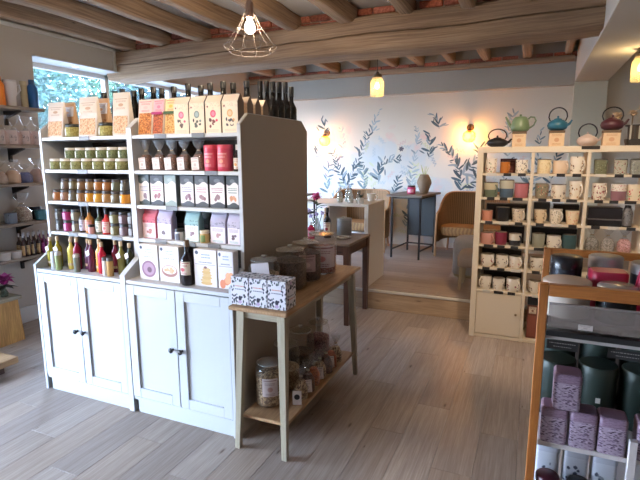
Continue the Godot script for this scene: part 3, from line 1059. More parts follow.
func ceiling_spot(at, to, label, e, cone = 34.0):
	var t = thing("ceiling_spotlight", label, "spotlight", at)
	var bk = M(C(40, 40, 42), 0.4)
	var d = (to - at).normalized()
	var b = Basis.looking_at(d, Vector3.RIGHT)
	part(t, "mount", lathe([Vector2(0, 0.15), Vector2(0.045, 0.15), Vector2(0.045, 0.17), Vector2(0, 0.17)], 18), bk)
	part(t, "arm", tube([Vector3(0, 0.155, 0), Vector3(0, 0.0, 0)], 0.008, 8), bk)
	var can = part(t, "can", lathe([Vector2(0, -0.05), Vector2(0.03, -0.05), Vector2(0.036, 0.0), Vector2(0.04, 0.06), Vector2(0.036, 0.06), Vector2(0.033, 0.05), Vector2(0, 0.05)], 20), bk)
	can.basis = b * Basis(Vector3.RIGHT, -PI / 2)
	var ln = part(can, "lens", lathe([Vector2(0, 0.052), Vector2(0.033, 0.052), Vector2(0.033, 0.056), Vector2(0, 0.056)], 20), ME(C(255, 226, 186), 8.0))
	var l = SpotLight3D.new()
	l.name = "spot_lamp"
	l.light_color = C(255, 228, 196); l.light_energy = e; l.spot_range = 14.0; l.spot_attenuation = 2.0; l.spot_angle = cone; l.spot_angle_attenuation = 0.6; l.shadow_enabled = true; l.light_size = 0.035
	l.transform = Transform3D(b, d * 0.07)
	t.add_child(l)

func glow_glass():      # amber glass lit through by its own bulb
	if not mats.has("glow_glass"):
		var m = StandardMaterial3D.new()
		m.albedo_color = Color(1.0, 0.72, 0.32, 0.45)
		m.transparency = BaseMaterial3D.TRANSPARENCY_ALPHA
		m.roughness = 0.06
		m.emission_enabled = true
		m.emission = C(255, 156, 56)
		m.emission_energy_multiplier = 2.6
		mats["glow_glass"] = m
	return mats["glow_glass"]

# ==================================================================== furniture
const ZM = -2.7535          # the plane where the two rows of cabinets stand back to back
const DB = 0.567            # depth of the cupboard below
const DU = 0.4305           # depth of the open shelves above
const TOPS = [0.885, 1.128, 1.342, 1.558, 1.774]

func shaker_door(parent, x, w, y0, y1, z, knob_side, paint, dark):
	var h = y1 - y0
	var st = begin()
	var s = 0.062
	add_box(st, Vector3(s, h, 0.02), 0.002, Vector3(-w / 2 + s / 2, 0, 0))
	add_box(st, Vector3(s, h, 0.02), 0.002, Vector3(w / 2 - s / 2, 0, 0))
	add_box(st, Vector3(w - 2 * s, s, 0.02), 0.002, Vector3(0, h / 2 - s / 2, 0))
	add_box(st, Vector3(w - 2 * s, s, 0.02), 0.002, Vector3(0, -h / 2 + s / 2, 0))
	var d = part(parent, "door", st.commit(), paint, Vector3(x, (y0 + y1) / 2, z))
	part(d, "panel", bx(w - 2 * s + 0.004, h - 2 * s + 0.004, 0.006, 0.0), paint, Vector3(0, 0, -0.006))
	part(d, "knob", lathe([Vector2(0, 0), Vector2(0.008, 0), Vector2(0.007, 0.012), Vector2(0.015, 0.02), Vector2(0.016, 0.026), Vector2(0.011, 0.031), Vector2(0, 0.032)], 14), dark, Vector3(knob_side * (w / 2 - 0.033), 0.0, 0.01), Vector3(PI / 2, 0, 0))

func cabinet(label, group, at, turn, paint, backm):
	var t = thing("display_cabinet", label, "cabinet", at, turn, group)
	var dark = M(C(34, 32, 34), 0.35)
	var prof = PackedVector2Array([Vector2(0, 0), Vector2(DB, 0), Vector2(DB, 0.914), Vector2(DU, 1.005), Vector2(DU, 1.8195), Vector2(DU - 0.086, 1.884), Vector2(0, 1.884)])
	for s in [-1, 1]:
		part(t, "side_panel", slab(prof, 0.020), paint, Vector3(s * 0.395, 0, 0), Vector3(0, -PI / 2, 0))
	for i in 5:
		var d = DB - 0.004 if i == 0 else DU - 0.004
		part(t, "shelf", bx(0.77, 0.022, d, 0.002), paint, Vector3(0, TOPS[i] - 0.011, d / 2))
	part(t, "back_panel", bx(0.77, 1.70, 0.006, 0), backm, Vector3(0, 0.90, 0.005))
	part(t, "rail", bx(0.77, 0.022, 0.05, 0.002), paint, Vector3(0, 0.098, DB - 0.032))
	part(t, "plinth", bx(0.74, 0.087, 0.018, 0.002), paint, Vector3(0.012, 0.0435, DB - 0.022))
	part(t, "floor_panel", bx(0.77, 0.016, DB - 0.05, 0), paint, Vector3(0, 0.101, (DB - 0.05) / 2))
	for s in [-1, 1]:
		shaker_door(t, s * 0.1925, 0.381, 0.113, 0.858, DB - 0.012, -s, paint, dark)
	return t

func price_tag(parent, x, y, z, w = 0.09, c = C(110, 108, 108)):
	part(parent, "price_tag", bx(w, 0.026, 0.003, 0.0005), M(c, 0.4), Vector3(x, y, z))

func build_cabinets():
	var paint = M(C(206, 207, 208), 0.36)
	var backm = M(C(84, 74, 68), 0.7)
	var x0 = -3.1183
	var a = cabinet("white display cabinet holding bottles and small preserve jars", "", Vector3(x0 + 0.405, 0, ZM), 0.0, paint, backm)
	var b = cabinet("white display cabinet holding cartons, sweet bags and a wine bottle", "", Vector3(x0 + 1.215, 0, ZM), 0.0, paint, backm)
	for q in [[0.02, 4], [-0.02, 3], [-0.04, 2], [-0.16, 1], [0.02, 1], [0.24, 1]]:
		price_tag(a, q[0], TOPS[q[1]] - 0.012, DU + 0.0005)
	for q in [[-0.16, 4], [0.12, 4], [0.2, 3], [-0.1, 2], [-0.2, 1], [0.02, 1], [0.2, 1]]:
		price_tag(b, q[0], TOPS[q[1]] - 0.010, DU + 0.0005)
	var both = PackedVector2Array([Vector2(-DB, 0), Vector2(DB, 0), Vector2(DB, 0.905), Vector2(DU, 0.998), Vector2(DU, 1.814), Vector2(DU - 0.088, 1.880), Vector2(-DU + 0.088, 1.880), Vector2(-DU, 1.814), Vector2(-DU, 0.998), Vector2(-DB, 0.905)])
	part(b, "end_sheet", slab(both, 0.004), M(C(164, 150, 134), 0.6), Vector3(0.4071, 0, -0.0005), Vector3(0, -PI / 2, 0))  # one thin sheet across both end panels, darker than the cabinet paint
	cabinet("pale display cabinet standing back to back, behind the preserves", "", Vector3(x0 + 0.405, 0, ZM - 0.001), PI, paint, backm)
	cabinet("pale display cabinet standing back to back, behind the cartons", "", Vector3(x0 + 1.215, 0, ZM - 0.001), PI, paint, backm)

func build_mug_shelf():
	var cm = M(C(222, 208, 186), 0.45)
	var t = thing("mug_bookcase", "cream open bookcase full of mugs with teapots on top", "bookcase", Vector3(-0.452, 0, -4.452))
	# local x from the side, z = 0 at the front, going back
	var D = 0.34
	var W = 1.70
	var ups = [[0.0, 0.05], [0.432, 0.026], [0.845, 0.026], [1.258, 0.026], [1.65, 0.05]]
	for u in ups:
		part(t, "upright", bx(u[1], 1.664, D, 0.002), cm, Vector3(u[0] + u[1] / 2, 0.832, -D / 2))
	part(t, "top_board", bx(W, 0.05, D, 0.003), cm, Vector3(W / 2, 1.689, -D / 2))
	part(t, "plinth", bx(W - 0.1, 0.03, D - 0.02, 0.002), cm, Vector3(W / 2, 0.016, -D / 2))
	var ys = [1.488, 1.28, 1.07, 0.86, 0.655, 0.445]
	for c in 4:
		var xa = ups[c][0] + ups[c][1]
		var xb = ups[c + 1][0]
		for y in ys:
			part(t, "shelf", bx(xb - xa, 0.018, D - 0.006, 0.0015), cm, Vector3((xa + xb) / 2, y - 0.009, -D / 2))
		if c == 0:
			var d = part(t, "door", bx(xb - xa - 0.006, 0.385, 0.018, 0.002), cm, Vector3((xa + xb) / 2, 0.229, -0.014))
			part(d, "knob", lathe([Vector2(0, 0), Vector2(0.005, 0), Vector2(0.005, 0.012), Vector2(0.011, 0.016), Vector2(0.009, 0.024), Vector2(0, 0.025)], 12), M(C(150, 130, 96), 0.35, 0.7), Vector3(0.15, 0.02, 0.009), Vector3(PI / 2, 0, 0))
		if c < 3:
			for i in 6:
				for q in 3:
					var px = xa + (xb - xa) * (0.2 + 0.3 * q + 0.03 * sin(i * 3 + q))
					price_tag(t, px, ys[i] - 0.009, 0.0018 - 0.003, 0.062 if (i + q) % 3 else 0.08, C(44, 42, 42) if (i * 2 + q) % 5 else C(206, 200, 190))
	price_tag(t, 0.86, 1.70, 0.0016, 0.13, C(46, 42, 40))
	part(t, "back_rail", bx(W - 0.1, 0.06, 0.012, 0.001), cm, Vector3(W / 2, 0.06, -D + 0.01))

func leg_mesh(a, b, w0, w1):   # a tapered square leg from a (top) to b (foot)
	var st = begin()
	var q = []
	for e in [[b, w1], [a, w0]]:
		for s in [[-1, -1], [1, -1], [1, 1], [-1, 1]]:
			q.append(e[0] + Vector3(s[0] * e[1] / 2, 0, s[1] * e[1] / 2))
	var nn = [Vector3.FORWARD, Vector3.RIGHT, Vector3.BACK, Vector3.LEFT]
	var L = a.distance_to(b)
	for i in 4:
		var j = (i + 1) % 4
		quad(st, q[i], q[j], q[4 + j], q[4 + i], nn[i], [Vector2(i * 0.05, 0), Vector2(i * 0.05 + 0.04, 0), Vector2(i * 0.05 + 0.04, L), Vector2(i * 0.05, L)])
	quad(st, q[0], q[1], q[2], q[3], Vector3.DOWN)
	quad(st, q[4], q[5], q[6], q[7], Vector3.UP)
	return st.commit()

const ST_Y = 0.842     # top of the little table
const ST_L = 0.190     # its lower shelf

func build_side_table():
	var t = thing("side_table", "narrow oak topped table with pale splayed legs beside the white cabinets", "table", Vector3(-1.295, 0, -2.70))
	var pale = wood("pale")
	part(t, "tabletop", bx(0.36, 0.024, 1.18, 0.006), wood("oak"), Vector3(0, ST_Y - 0.012, 0))
	part(t, "lower_shelf", bx(0.29, 0.02, 1.08, 0.004), wood("oak"), Vector3(0, ST_L - 0.01, 0))
	for sx in [-1, 1]:
		for sz in [-1, 1]:
			part(t, "leg", leg_mesh(Vector3(sx * 0.125, ST_Y - 0.024, sz * 0.53), Vector3(sx * 0.150, 0, sz * 0.575), 0.046, 0.030), pale)
		part(t, "apron", bx(0.018, 0.05, 1.02, 0.002), pale, Vector3(sx * 0.125, ST_Y - 0.05, 0))
	for sz in [-1, 1]:
		part(t, "apron", bx(0.21, 0.05, 0.018, 0.002), pale, Vector3(0, ST_Y - 0.05, sz * 0.53))

# ------------------------------------------------------------------ the seating area behind the step
func wicker_chair(label, at, turn, w, d):
	var t = thing("rattan_armchair", label, "armchair", at, turn)
	var wm = MT("wicker", wicker_img(), 0.7, Color.WHITE, Vector3(1, 1, 1))
	var fr = wood("oak")
	# woven shell: plan curve round the back, its head falling from the back to the arms
	var st = begin()
	var n = 36
	var pts = []
	var s = 0.0
	var last = Vector2.ZERO
	for i in n + 1:
		var u = -1.0 + 2.0 * i / n
		var a = u * PI * 0.5
		var p = Vector2(sin(a) * w / 2, 0)
		p.x = sign(u) * pow(abs(sin(a)), 0.55) * w / 2
		var zc = pow(abs(cos(a)), 0.55)
		p.y = d / 2 - d * zc
		if abs(u) > 0.999: p = Vector2(sign(u) * w / 2, d / 2)
		if i > 0: s += p.distance_to(last)
		last = p
		var y1 = 0.62 + 0.27 * smoothstep(0.15, 0.95, zc)
		pts.append([p, y1, s])
	for i in n:
		for e in [0.0, 0.022]:
			var q = []
			for k in [[i, 0], [i + 1, 0], [i + 1, 1], [i, 1]]:
				var r = pts[k[0]]
				var inward = -r[0].normalized() * e
				q.append(Vector3(r[0].x + inward.x, 0.20 if k[1] == 0 else r[1], r[0].y + inward.y))
			var nn = Vector3(pts[i][0].x, 0, pts[i][0].y).normalized() * (1.0 if e == 0.0 else -1.0)
			quad(st, q[0], q[1], q[2], q[3], nn, [Vector2(pts[i][2] * 4, 0.2 * 4), Vector2(pts[i + 1][2] * 4, 0.2 * 4), Vector2(pts[i + 1][2] * 4, pts[i + 1][1] * 4), Vector2(pts[i][2] * 4, pts[i][1] * 4)])
	part(t, "backrest", st.commit(), wm)
	var rim = []
	for r in pts: rim.append(Vector3(r[0].x, r[1], r[0].y))
	# the bent cane rim runs down to the floor at both arms
	rim.push_front(Vector3(-w / 2 - 0.005, 0.45, d / 2 + 0.03)); rim.push_front(Vector3(-w / 2 - 0.01, 0.0, d / 2 + 0.035))
	rim.append(Vector3(w / 2 + 0.005, 0.45, d / 2 + 0.03)); rim.append(Vector3(w / 2 + 0.01, 0.0, d / 2 + 0.035))
	part(t, "rim", tube(rim, 0.016, 8), fr)
	part(t, "seat", loft([[0.30, w - 0.10, d - 0.10, 0.12], [0.38, w - 0.06, d - 0.08, 0.12], [0.42, w - 0.08, d - 0.10, 0.12]], 5), MT("wicker", wicker_img(), 0.7, Color(1.1, 1.04, 0.9), Vector3(6, 2, 1)), Vector3(0, 0, 0.03))
	for sx in [-1, 1]:
		part(t, "leg", tube([Vector3(sx * (w / 2 - 0.1), 0.25, -d / 2 + 0.08), Vector3(sx * (w / 2 - 0.08), 0.0, -d / 2 + 0.04)], 0.016, 8), fr)

func wicker_img():
	if imgs.has("wicker"): return imgs["wicker"]
	var im = Image.create(128, 128, true, Image.FORMAT_RGB8)
	for y in 128:
		for x in 128:
			var a = sin(x * TAU / 16.0) * 0.5 + 0.5
			var b = sin(y * TAU / 8.0 + (PI if int(x / 16) % 2 else 0.0)) * 0.5 + 0.5
			im.set_pixel(x, y, C(100, 78, 56).lerp(C(172, 142, 108), a * 0.45 + b * 0.55))
	im.generate_mipmaps()
	imgs["wicker"] = im
	return im

func build_back_room():
	# dark wood table before the step
	var wal = wood("walnut")
	var t = thing("wooden_table", "dark brown wooden table with square legs in front of the step", "table", Vector3(-2.16, 0, -4.55))
	part(t, "tabletop", bx(1.22, 0.028, 0.66, 0.004), MT("greywood", wood_img("greywood", C(112, 96, 86), C(150, 134, 122), C(80, 64, 54), 1), 0.4, Color.WHITE, Vector3(3, 1, 1)), Vector3(0, 0.806, 0))
	for sx in [-1, 1]:
		for sz in [-1, 1]:
			part(t, "leg", leg_mesh(Vector3(sx * 0.575, 0.79, sz * 0.285), Vector3(sx * 0.575, 0, sz * 0.285), 0.062, 0.045), wal)
		part(t, "apron", bx(0.02, 0.09, 0.52, 0.002), wal, Vector3(sx * 0.58, 0.745, 0))
	for sz in [-1, 1]:
		part(t, "apron", bx(1.1, 0.09, 0.02, 0.002), wal, Vector3(0, 0.745, sz * 0.29))
	# white counter at the edge of the raised floor
	var wh = M(C(230, 228, 224), 0.5)
	var c = thing("white_counter", "white open fronted counter standing on the raised floor", "counter", Vector3(-2.35, UP_Y, -5.24))
	part(c, "end_panel", bx(0.045, 0.885, 0.62, 0.003), wh, Vector3(0.735, 0.4425, 0))
	part(c, "end_panel", bx(0.045, 0.885, 0.62, 0.003), wh, Vector3(-0.735, 0.4425, 0))
	part(c, "top_board", bx(1.515, 0.03, 0.62, 0.003), wh, Vector3(0, 0.90, 0))
	part(c, "inner_shelf", bx(1.425, 0.022, 0.55, 0.002), wh, Vector3(0, 0.40, 0.01))
	part(c, "divider", bx(0.03, 0.485, 0.55, 0.002), wh, Vector3(0.28, 0.6535, 0.01))
	# tall grey table
	var bk = M(C(38, 38, 40), 0.4, 0.4)
	var b = thing("bar_table", "tall grey topped bar table with a thin black metal frame", "table", Vector3(-1.54, UP_Y, -6.89), -0.14)
	part(b, "tabletop", bx(0.52, 0.03, 0.80, 0.004), M(C(118, 112, 106), 0.35), Vector3(0, 0.885, 0))
	for sx in [-1, 1]:
		for sz in [-1, 1]:
			part(b, "leg", bx(0.024, 0.87, 0.024, 0.002), bk, Vector3(sx * 0.205, 0.435, sz * 0.31))
		part(b, "side_rail", bx(0.018, 0.018, 0.60, 0.001), bk, Vector3(sx * 0.205, 0.12, 0))
		part(b, "side_rail", bx(0.018, 0.024, 0.60, 0.001), bk, Vector3(sx * 0.205, 0.855, 0))
	for sz in [-1, 1]:
		part(b, "cross_rail", bx(0.40, 0.024, 0.018, 0.001), bk, Vector3(0, 0.855, sz * 0.31))
	part(b, "cross_rail", bx(0.40, 0.018, 0.018, 0.001), bk, Vector3(0, 0.12, -0.31))
	part(b, "modesty_panel", bx(0.386, 0.60, 0.008, 0.001), M(C(48, 54, 56), 0.6), Vector3(0, 0.54, -0.31))
	wicker_chair("rattan armchair with a bent cane rim, partly behind the mug bookcase", Vector3(-0.74, UP_Y, -7.24), 0.0, 0.96, 0.56)
	wicker_chair("rattan armchair with a bent cane rim between bar table and white counter", Vector3(-2.46, UP_Y, -7.20), 0.0, 0.96, 0.56)
	# poufs
	var gf = MT("greycloth", noise_img("greycloth", C(146, 144, 144), C(178, 174, 172), 0.25), 0.95, Color.WHITE, Vector3.ONE * 6.0, Vector3.ZERO, true)
	var p = thing("pouf_stool", "tall grey upholstered pouf with a pale base behind the mug bookcase", "pouf", Vector3(-0.60, UP_Y, -5.98))
	part(p, "cushion", loft([[0.035, 0.42, 0.42, 0.10], [0.05, 0.44, 0.44, 0.10], [0.40, 0.44, 0.44, 0.10], [0.445, 0.41, 0.41, 0.10], [0.462, 0.34, 0.34, 0.10], [0.466, 0.2, 0.2, 0.09]], 5), gf)
	part(p, "base", loft([[0, 0.41, 0.41, 0.09], [0.036, 0.42, 0.42, 0.09]], 5), wood("pale"))
	var q = thing("upholstered_stool", "grey upholstered stool on four pale wooden legs beside the mug bookcase", "stool", Vector3(-0.49, UP_Y, -5.40))
	var gf2 = MT("browncloth", noise_img("browncloth", C(138, 124, 114), C(168, 152, 140), 0.25), 0.95, Color.WHITE, Vector3.ONE * 6.0, Vector3.ZERO, true)
	part(q, "cushion", loft([[0.25, 0.38, 0.36, 0.07], [0.265, 0.40, 0.38, 0.08], [0.36, 0.40, 0.38, 0.08], [0.395, 0.37, 0.35, 0.08], [0.408, 0.30, 0.28, 0.08], [0.411, 0.18, 0.16, 0.06]], 5), gf2)
	for sx in [-1, 1]:
		for sz in [-1, 1]:
			part(q, "leg", leg_mesh(Vector3(sx * 0.15, 0.255, sz * 0.14), Vector3(sx * 0.165, 0, sz * 0.155), 0.04, 0.03), wood("pale"))
	# on the tall table
	var v = thing("paper_lamp_vase", "grey brown faceted vase with green sprigs on the bar table", "vase", Vector3(-1.425, UP_Y + 0.90, -6.99))
	part(v, "body", lathe([Vector2(0, 0), Vector2(0.055, 0), Vector2(0.105, 0.14), Vector2(0.098, 0.18), Vector2(0.062, 0.26), Vector2(0.05, 0.265), Vector2(0.046, 0.25)], 8), M(C(138, 122, 104), 0.8))
	for i in 5:
		var a = TAU * i / 5
		part(v, "sprig", tube([Vector3(0, 0.2, 0), Vector3(cos(a) * 0.03, 0.30, sin(a) * 0.03), Vector3(cos(a) * 0.055, 0.36 + 0.02 * (i % 3), sin(a) * 0.055)], 0.005, 5, 0.003), M(C(176, 186, 116), 0.7))
	var k = thing("pink_candle_jar", "small bright pink jar with a dark lid on the bar table", "jar", Vector3(-1.56, UP_Y + 0.90, -6.78))
	part(k, "body", lathe([Vector2(0, 0), Vector2(0.052, 0), Vector2(0.058, 0.012), Vector2(0.058, 0.085), Vector2(0.05, 0.092), Vector2(0, 0.092)], 18), M(C(206, 64, 122), 0.3))
	part(k, "lid", lathe([Vector2(0, 0.092), Vector2(0.053, 0.092), Vector2(0.053, 0.115), Vector2(0, 0.116)], 18), M(C(60, 34, 44), 0.4))
	part(k, "label", wrap_label(0.0588, 0.045, 1.5), PM("lab_pink", "label", C(240, 200, 215), [C(160, 60, 100), C(215, 120, 150)]), Vector3(0, 0.022, 0))
	stock_counter()

func bottle_prof(r, h, rn = 0.0, shoulder = 0.62):
	if rn == 0.0: rn = r * 0.36
	return [Vector2(0, 0), Vector2(r * 0.9, 0), Vector2(r, h * 0.02), Vector2(r, h * shoulder), Vector2(r * 0.92, h * (shoulder + 0.05)), Vector2(rn * 1.15, h * (shoulder + 0.16)), Vector2(rn, h * (shoulder + 0.22)), Vector2(rn, h), Vector2(0, h)]

func bottle(called, label, group, at, r, h, glass, cap, labelm, shoulder = 0.62, cap_h = 0.16, lab = [0.16, 0.36], neck = 0.36):
	var t = thing(called, label, "bottle", at, rng.randf_range(-0.25, 0.25), group)
	part(t, "body", lathe(bottle_prof(r, h * (1.0 - cap_h * 0.6), r * neck, shoulder), 16), glass)
	part(t, "cap", lathe([Vector2(0, h * (1.0 - cap_h)), Vector2(r * (neck + 0.07), h * (1.0 - cap_h)), Vector2(r * (neck + 0.07), h * 0.99), Vector2(r * (neck + 0.02), h), Vector2(0, h)], 12), cap)
	if labelm: part(t, "label", wrap_label(r * 1.015, h * lab[1], 2.4), labelm, Vector3(0, h * lab[0], 0))
	return t

func leaf_mesh(l, w):
	var k = "leaf%.3f|%.3f" % [l, w]
	if not meshes.has(k):
		var st = begin()
		var n = 5
		for i in n:
			var t0 = float(i) / n; var t1 = float(i + 1) / n
			var w0 = sin(PI * pow(t0, 0.8)) * w; var w1 = sin(PI * pow(t1, 0.8)) * w
			var y0 = -t0 * t0 * l * 0.25; var y1 = -t1 * t1 * l * 0.25
			for s in [-1.0, 1.0]:
				quad(st, Vector3(0, y0, t0 * l), Vector3(s * w0, y0 + w0 * 0.3, t0 * l), Vector3(s * w1, y1 + w1 * 0.3, t1 * l), Vector3(0, y1, t1 * l), Vector3(-s * 0.3, 1, 0.2).normalized())
		meshes[k] = st.commit()
	return meshes[k]

func bloom(parent, at, r, c, n = 18):   # a many petalled flower head
	var f = part(parent, "flower", loft([[-r * 0.5, r * 0.7, r * 0.7, r * 0.35], [0, r * 1.1, r * 1.1, r * 0.5], [r * 0.45, r * 0.7, r * 0.7, r * 0.34]], 3), M(c.darkened(0.25), 0.7), at)
	for i in n:
		var a = i * 2.4
		var el = lerp(-0.2, 1.1, float(i) / n)
		var p = MeshInstance3D.new()
		p.name = "petal"
		p.mesh = leaf_mesh(snapped(r * 1.25, 0.001), snapped(r * 0.42, 0.001))
		p.material_override = M(c.lightened(0.12 * (i % 3)), 0.7)
		p.rotation = Vector3(-el, a, 0)
		f.add_child(p, true)

func stock_counter():
	var Y = 0.82
	# dark wood table: flowers, drinks, dish, tin, black rack
	var v = thing("flower_vase", "clear bottle vase with a pink peony and small violet flowers on the dark table", "vase", Vector3(-2.02, Y, -4.52))
	part(v, "glass", lathe([Vector2(0, 0), Vector2(0.042, 0), Vector2(0.045, 0.01), Vector2(0.045, 0.11), Vector2(0.025, 0.15), Vector2(0.024, 0.19)], 16), MG(C(200, 215, 220), 0.3))
	for q in [[0.0, 0.40, 0.0], [0.08, 0.25, 0.03], [-0.06, 0.27, 0.04], [0.03, 0.24, 0.06]]:
		part(v, "stem", tube([Vector3(0, 0.01, 0), Vector3(q[0] * 0.5, q[1] * 0.6, q[2] * 0.4), Vector3(q[0], q[1], q[2])], 0.004, 5), M(C(62, 92, 60), 0.7))
	bloom(v, Vector3(0, 0.41, 0), 0.055, C(214, 58, 128))
	for q in [[0.08, 0.25, 0.03], [-0.06, 0.27, 0.04], [0.03, 0.24, 0.06], [-0.03, 0.22, 0.07]]: bloom(v, Vector3(q[0], q[1], q[2]), 0.03, C(196, 180, 226), 8)
	for i in 7:
		part(v, "leaf", leaf_mesh(0.12, 0.025), M(C(58, 84, 62), 0.6), Vector3(0, 0.27 + 0.015 * i, 0), Vector3(-0.4, i * 0.95, 0))
	bottle("juice_bottle", "short bottle of red pink juice beside the flower vase", "", Vector3(-2.01, Y, -4.36), 0.038, 0.17, M(C(176, 34, 84), 0.12), M(C(220, 220, 216), 0.4), PM("lab_juice", "label", C(236, 190, 205), [C(150, 40, 80), C(230, 110, 150)]), 0.7)
	bottle("wine_bottle", "dark wine bottle with pale label on the dark table", "", Vector3(-1.88, Y, -4.48), 0.038, 0.31, M(C(28, 22, 24), 0.08), M(C(30, 26, 28), 0.3), PM("lab_wine", "label", C(232, 222, 210), [C(110, 40, 50), C(160, 60, 70)]))
	var k = thing("steel_canister", "grey steel canister standing on the dark table", "canister", Vector3(-1.79, Y, -4.72))
	part(k, "body", lathe([Vector2(0, 0), Vector2(0.075, 0), Vector2(0.078, 0.006), Vector2(0.078, 0.16), Vector2(0, 0.16)], 22), M(C(150, 152, 154), 0.35, 0.5))
	part(k, "lid", lathe([Vector2(0, 0.16), Vector2(0.08, 0.16), Vector2(0.08, 0.178), Vector2(0.02, 0.182), Vector2(0.012, 0.198), Vector2(0, 0.2)], 22), M(C(170, 170, 170), 0.3, 0.6))
	var d = thing("small_dish", "small white dish lying near the corner of the dark table", "dish", Vector3(-1.71, Y, -4.50))
	part(d, "plate", lathe([Vector2(0, 0), Vector2(0.04, 0), Vector2(0.072, 0.014), Vector2(0.074, 0.018), Vector2(0.04, 0.008), Vector2(0, 0.006)], 24), M(C(228, 226, 222), 0.6))
	part(d, "spoon", tube([Vector3(-0.05, 0.02, 0), Vector3(0.03, 0.018, 0.01), Vector3(0.075, 0.026, 0.015)], 0.004, 6), M(C(60, 54, 52), 0.35, 0.5))
	var r = thing("black_rack", "black metal tiered rack behind the flowers on the dark table", "rack", Vector3(-2.34, Y, -4.70))
	var bk = M(C(30, 29, 30), 0.4, 0.3)
	for sx in [-1, 1]:
		for sz in [-1, 1]:
			part(r, "post", bx(0.016, 0.42, 0.016, 0.001), bk, Vector3(sx * 0.17, 0.21, sz * 0.1))
	for y in [0.02, 0.22, 0.415]: part(r, "tier", bx(0.36, 0.018, 0.22, 0.002), bk, Vector3(0, y, 0))
	# glass ware on the white counter
	var CY = UP_Y + 0.915
	var gl = MG(C(210, 222, 222), 0.30)
	var n = 0
	for q in [[-1.98, -5.08, 0.032, 0.16], [-1.88, -5.16, 0.03, 0.14], [-1.84, -5.04, 0.034, 0.13], [-1.76, -5.10, 0.033, 0.12], [-1.93, -5.20, 0.03, 0.17]]:
		var g = thing("carafe", "small clear glass carafe on the white counter, %s from the flower side" % ORD[n], "carafe", Vector3(q[0], CY, q[1]), 0.0, "carafes on the white counter")
		part(g, "glass", lathe([Vector2(0, 0), Vector2(q[2], 0), Vector2(q[2] * 1.05, 0.01), Vector2(q[2], q[3] * 0.55), Vector2(q[2] * 0.5, q[3] * 0.78), Vector2(q[2] * 0.62, q[3])], 16), gl)
		part(g, "stopper", lathe([Vector2(0, q[3] - 0.01), Vector2(q[2] * 0.5, q[3] - 0.01), Vector2(q[2] * 0.5, q[3] + 0.012), Vector2(0, q[3] + 0.02)], 12), M(C(90, 78, 66) if n % 2 else C(190, 194, 194), 0.4))
		part(g, "content", lathe([Vector2(0, 0.004), Vector2(q[2] * 0.9, 0.004), Vector2(q[2] * 0.9, q[3] * 0.35), Vector2(0, q[3] * 0.35)], 14), M([C(190, 180, 150), C(120, 130, 110), C(206, 206, 200)][n % 3], 0.5))
		n += 1
	var p = thing("potted_herb", "tiny dark green plant in a glass on the white counter", "plant", Vector3(-1.71, CY, -5.02))
	part(p, "pot", lathe([Vector2(0, 0), Vector2(0.03, 0), Vector2(0.036, 0.06), Vector2(0.032, 0.058), Vector2(0, 0.05)], 16), M(C(196, 192, 184), 0.5))
	for i in 9: part(p, "leaf", leaf_mesh(0.055, 0.016), M(C(40, 56, 44), 0.6), Vector3(0, 0.06 + 0.006 * (i % 4), 0), Vector3(-0.9 + 0.1 * (i % 3), i * 0.72, 0))
	var w = thing("white_cup", "white cup at the end of the white counter", "cup", Vector3(-1.70, CY, -5.36))
	part(w, "body", lathe([Vector2(0, 0), Vector2(0.035, 0), Vector2(0.05, 0.085), Vector2(0.047, 0.085), Vector2(0.033, 0.008), Vector2(0, 0.008)], 20), M(C(224, 220, 212), 0.3))
	part(w, "handle", tube(arc(Vector3(0.043, 0.045, 0), 0.026, 0.026, -1.4, 1.4, 8), 0.005, 6), M(C(224, 220, 212), 0.3))

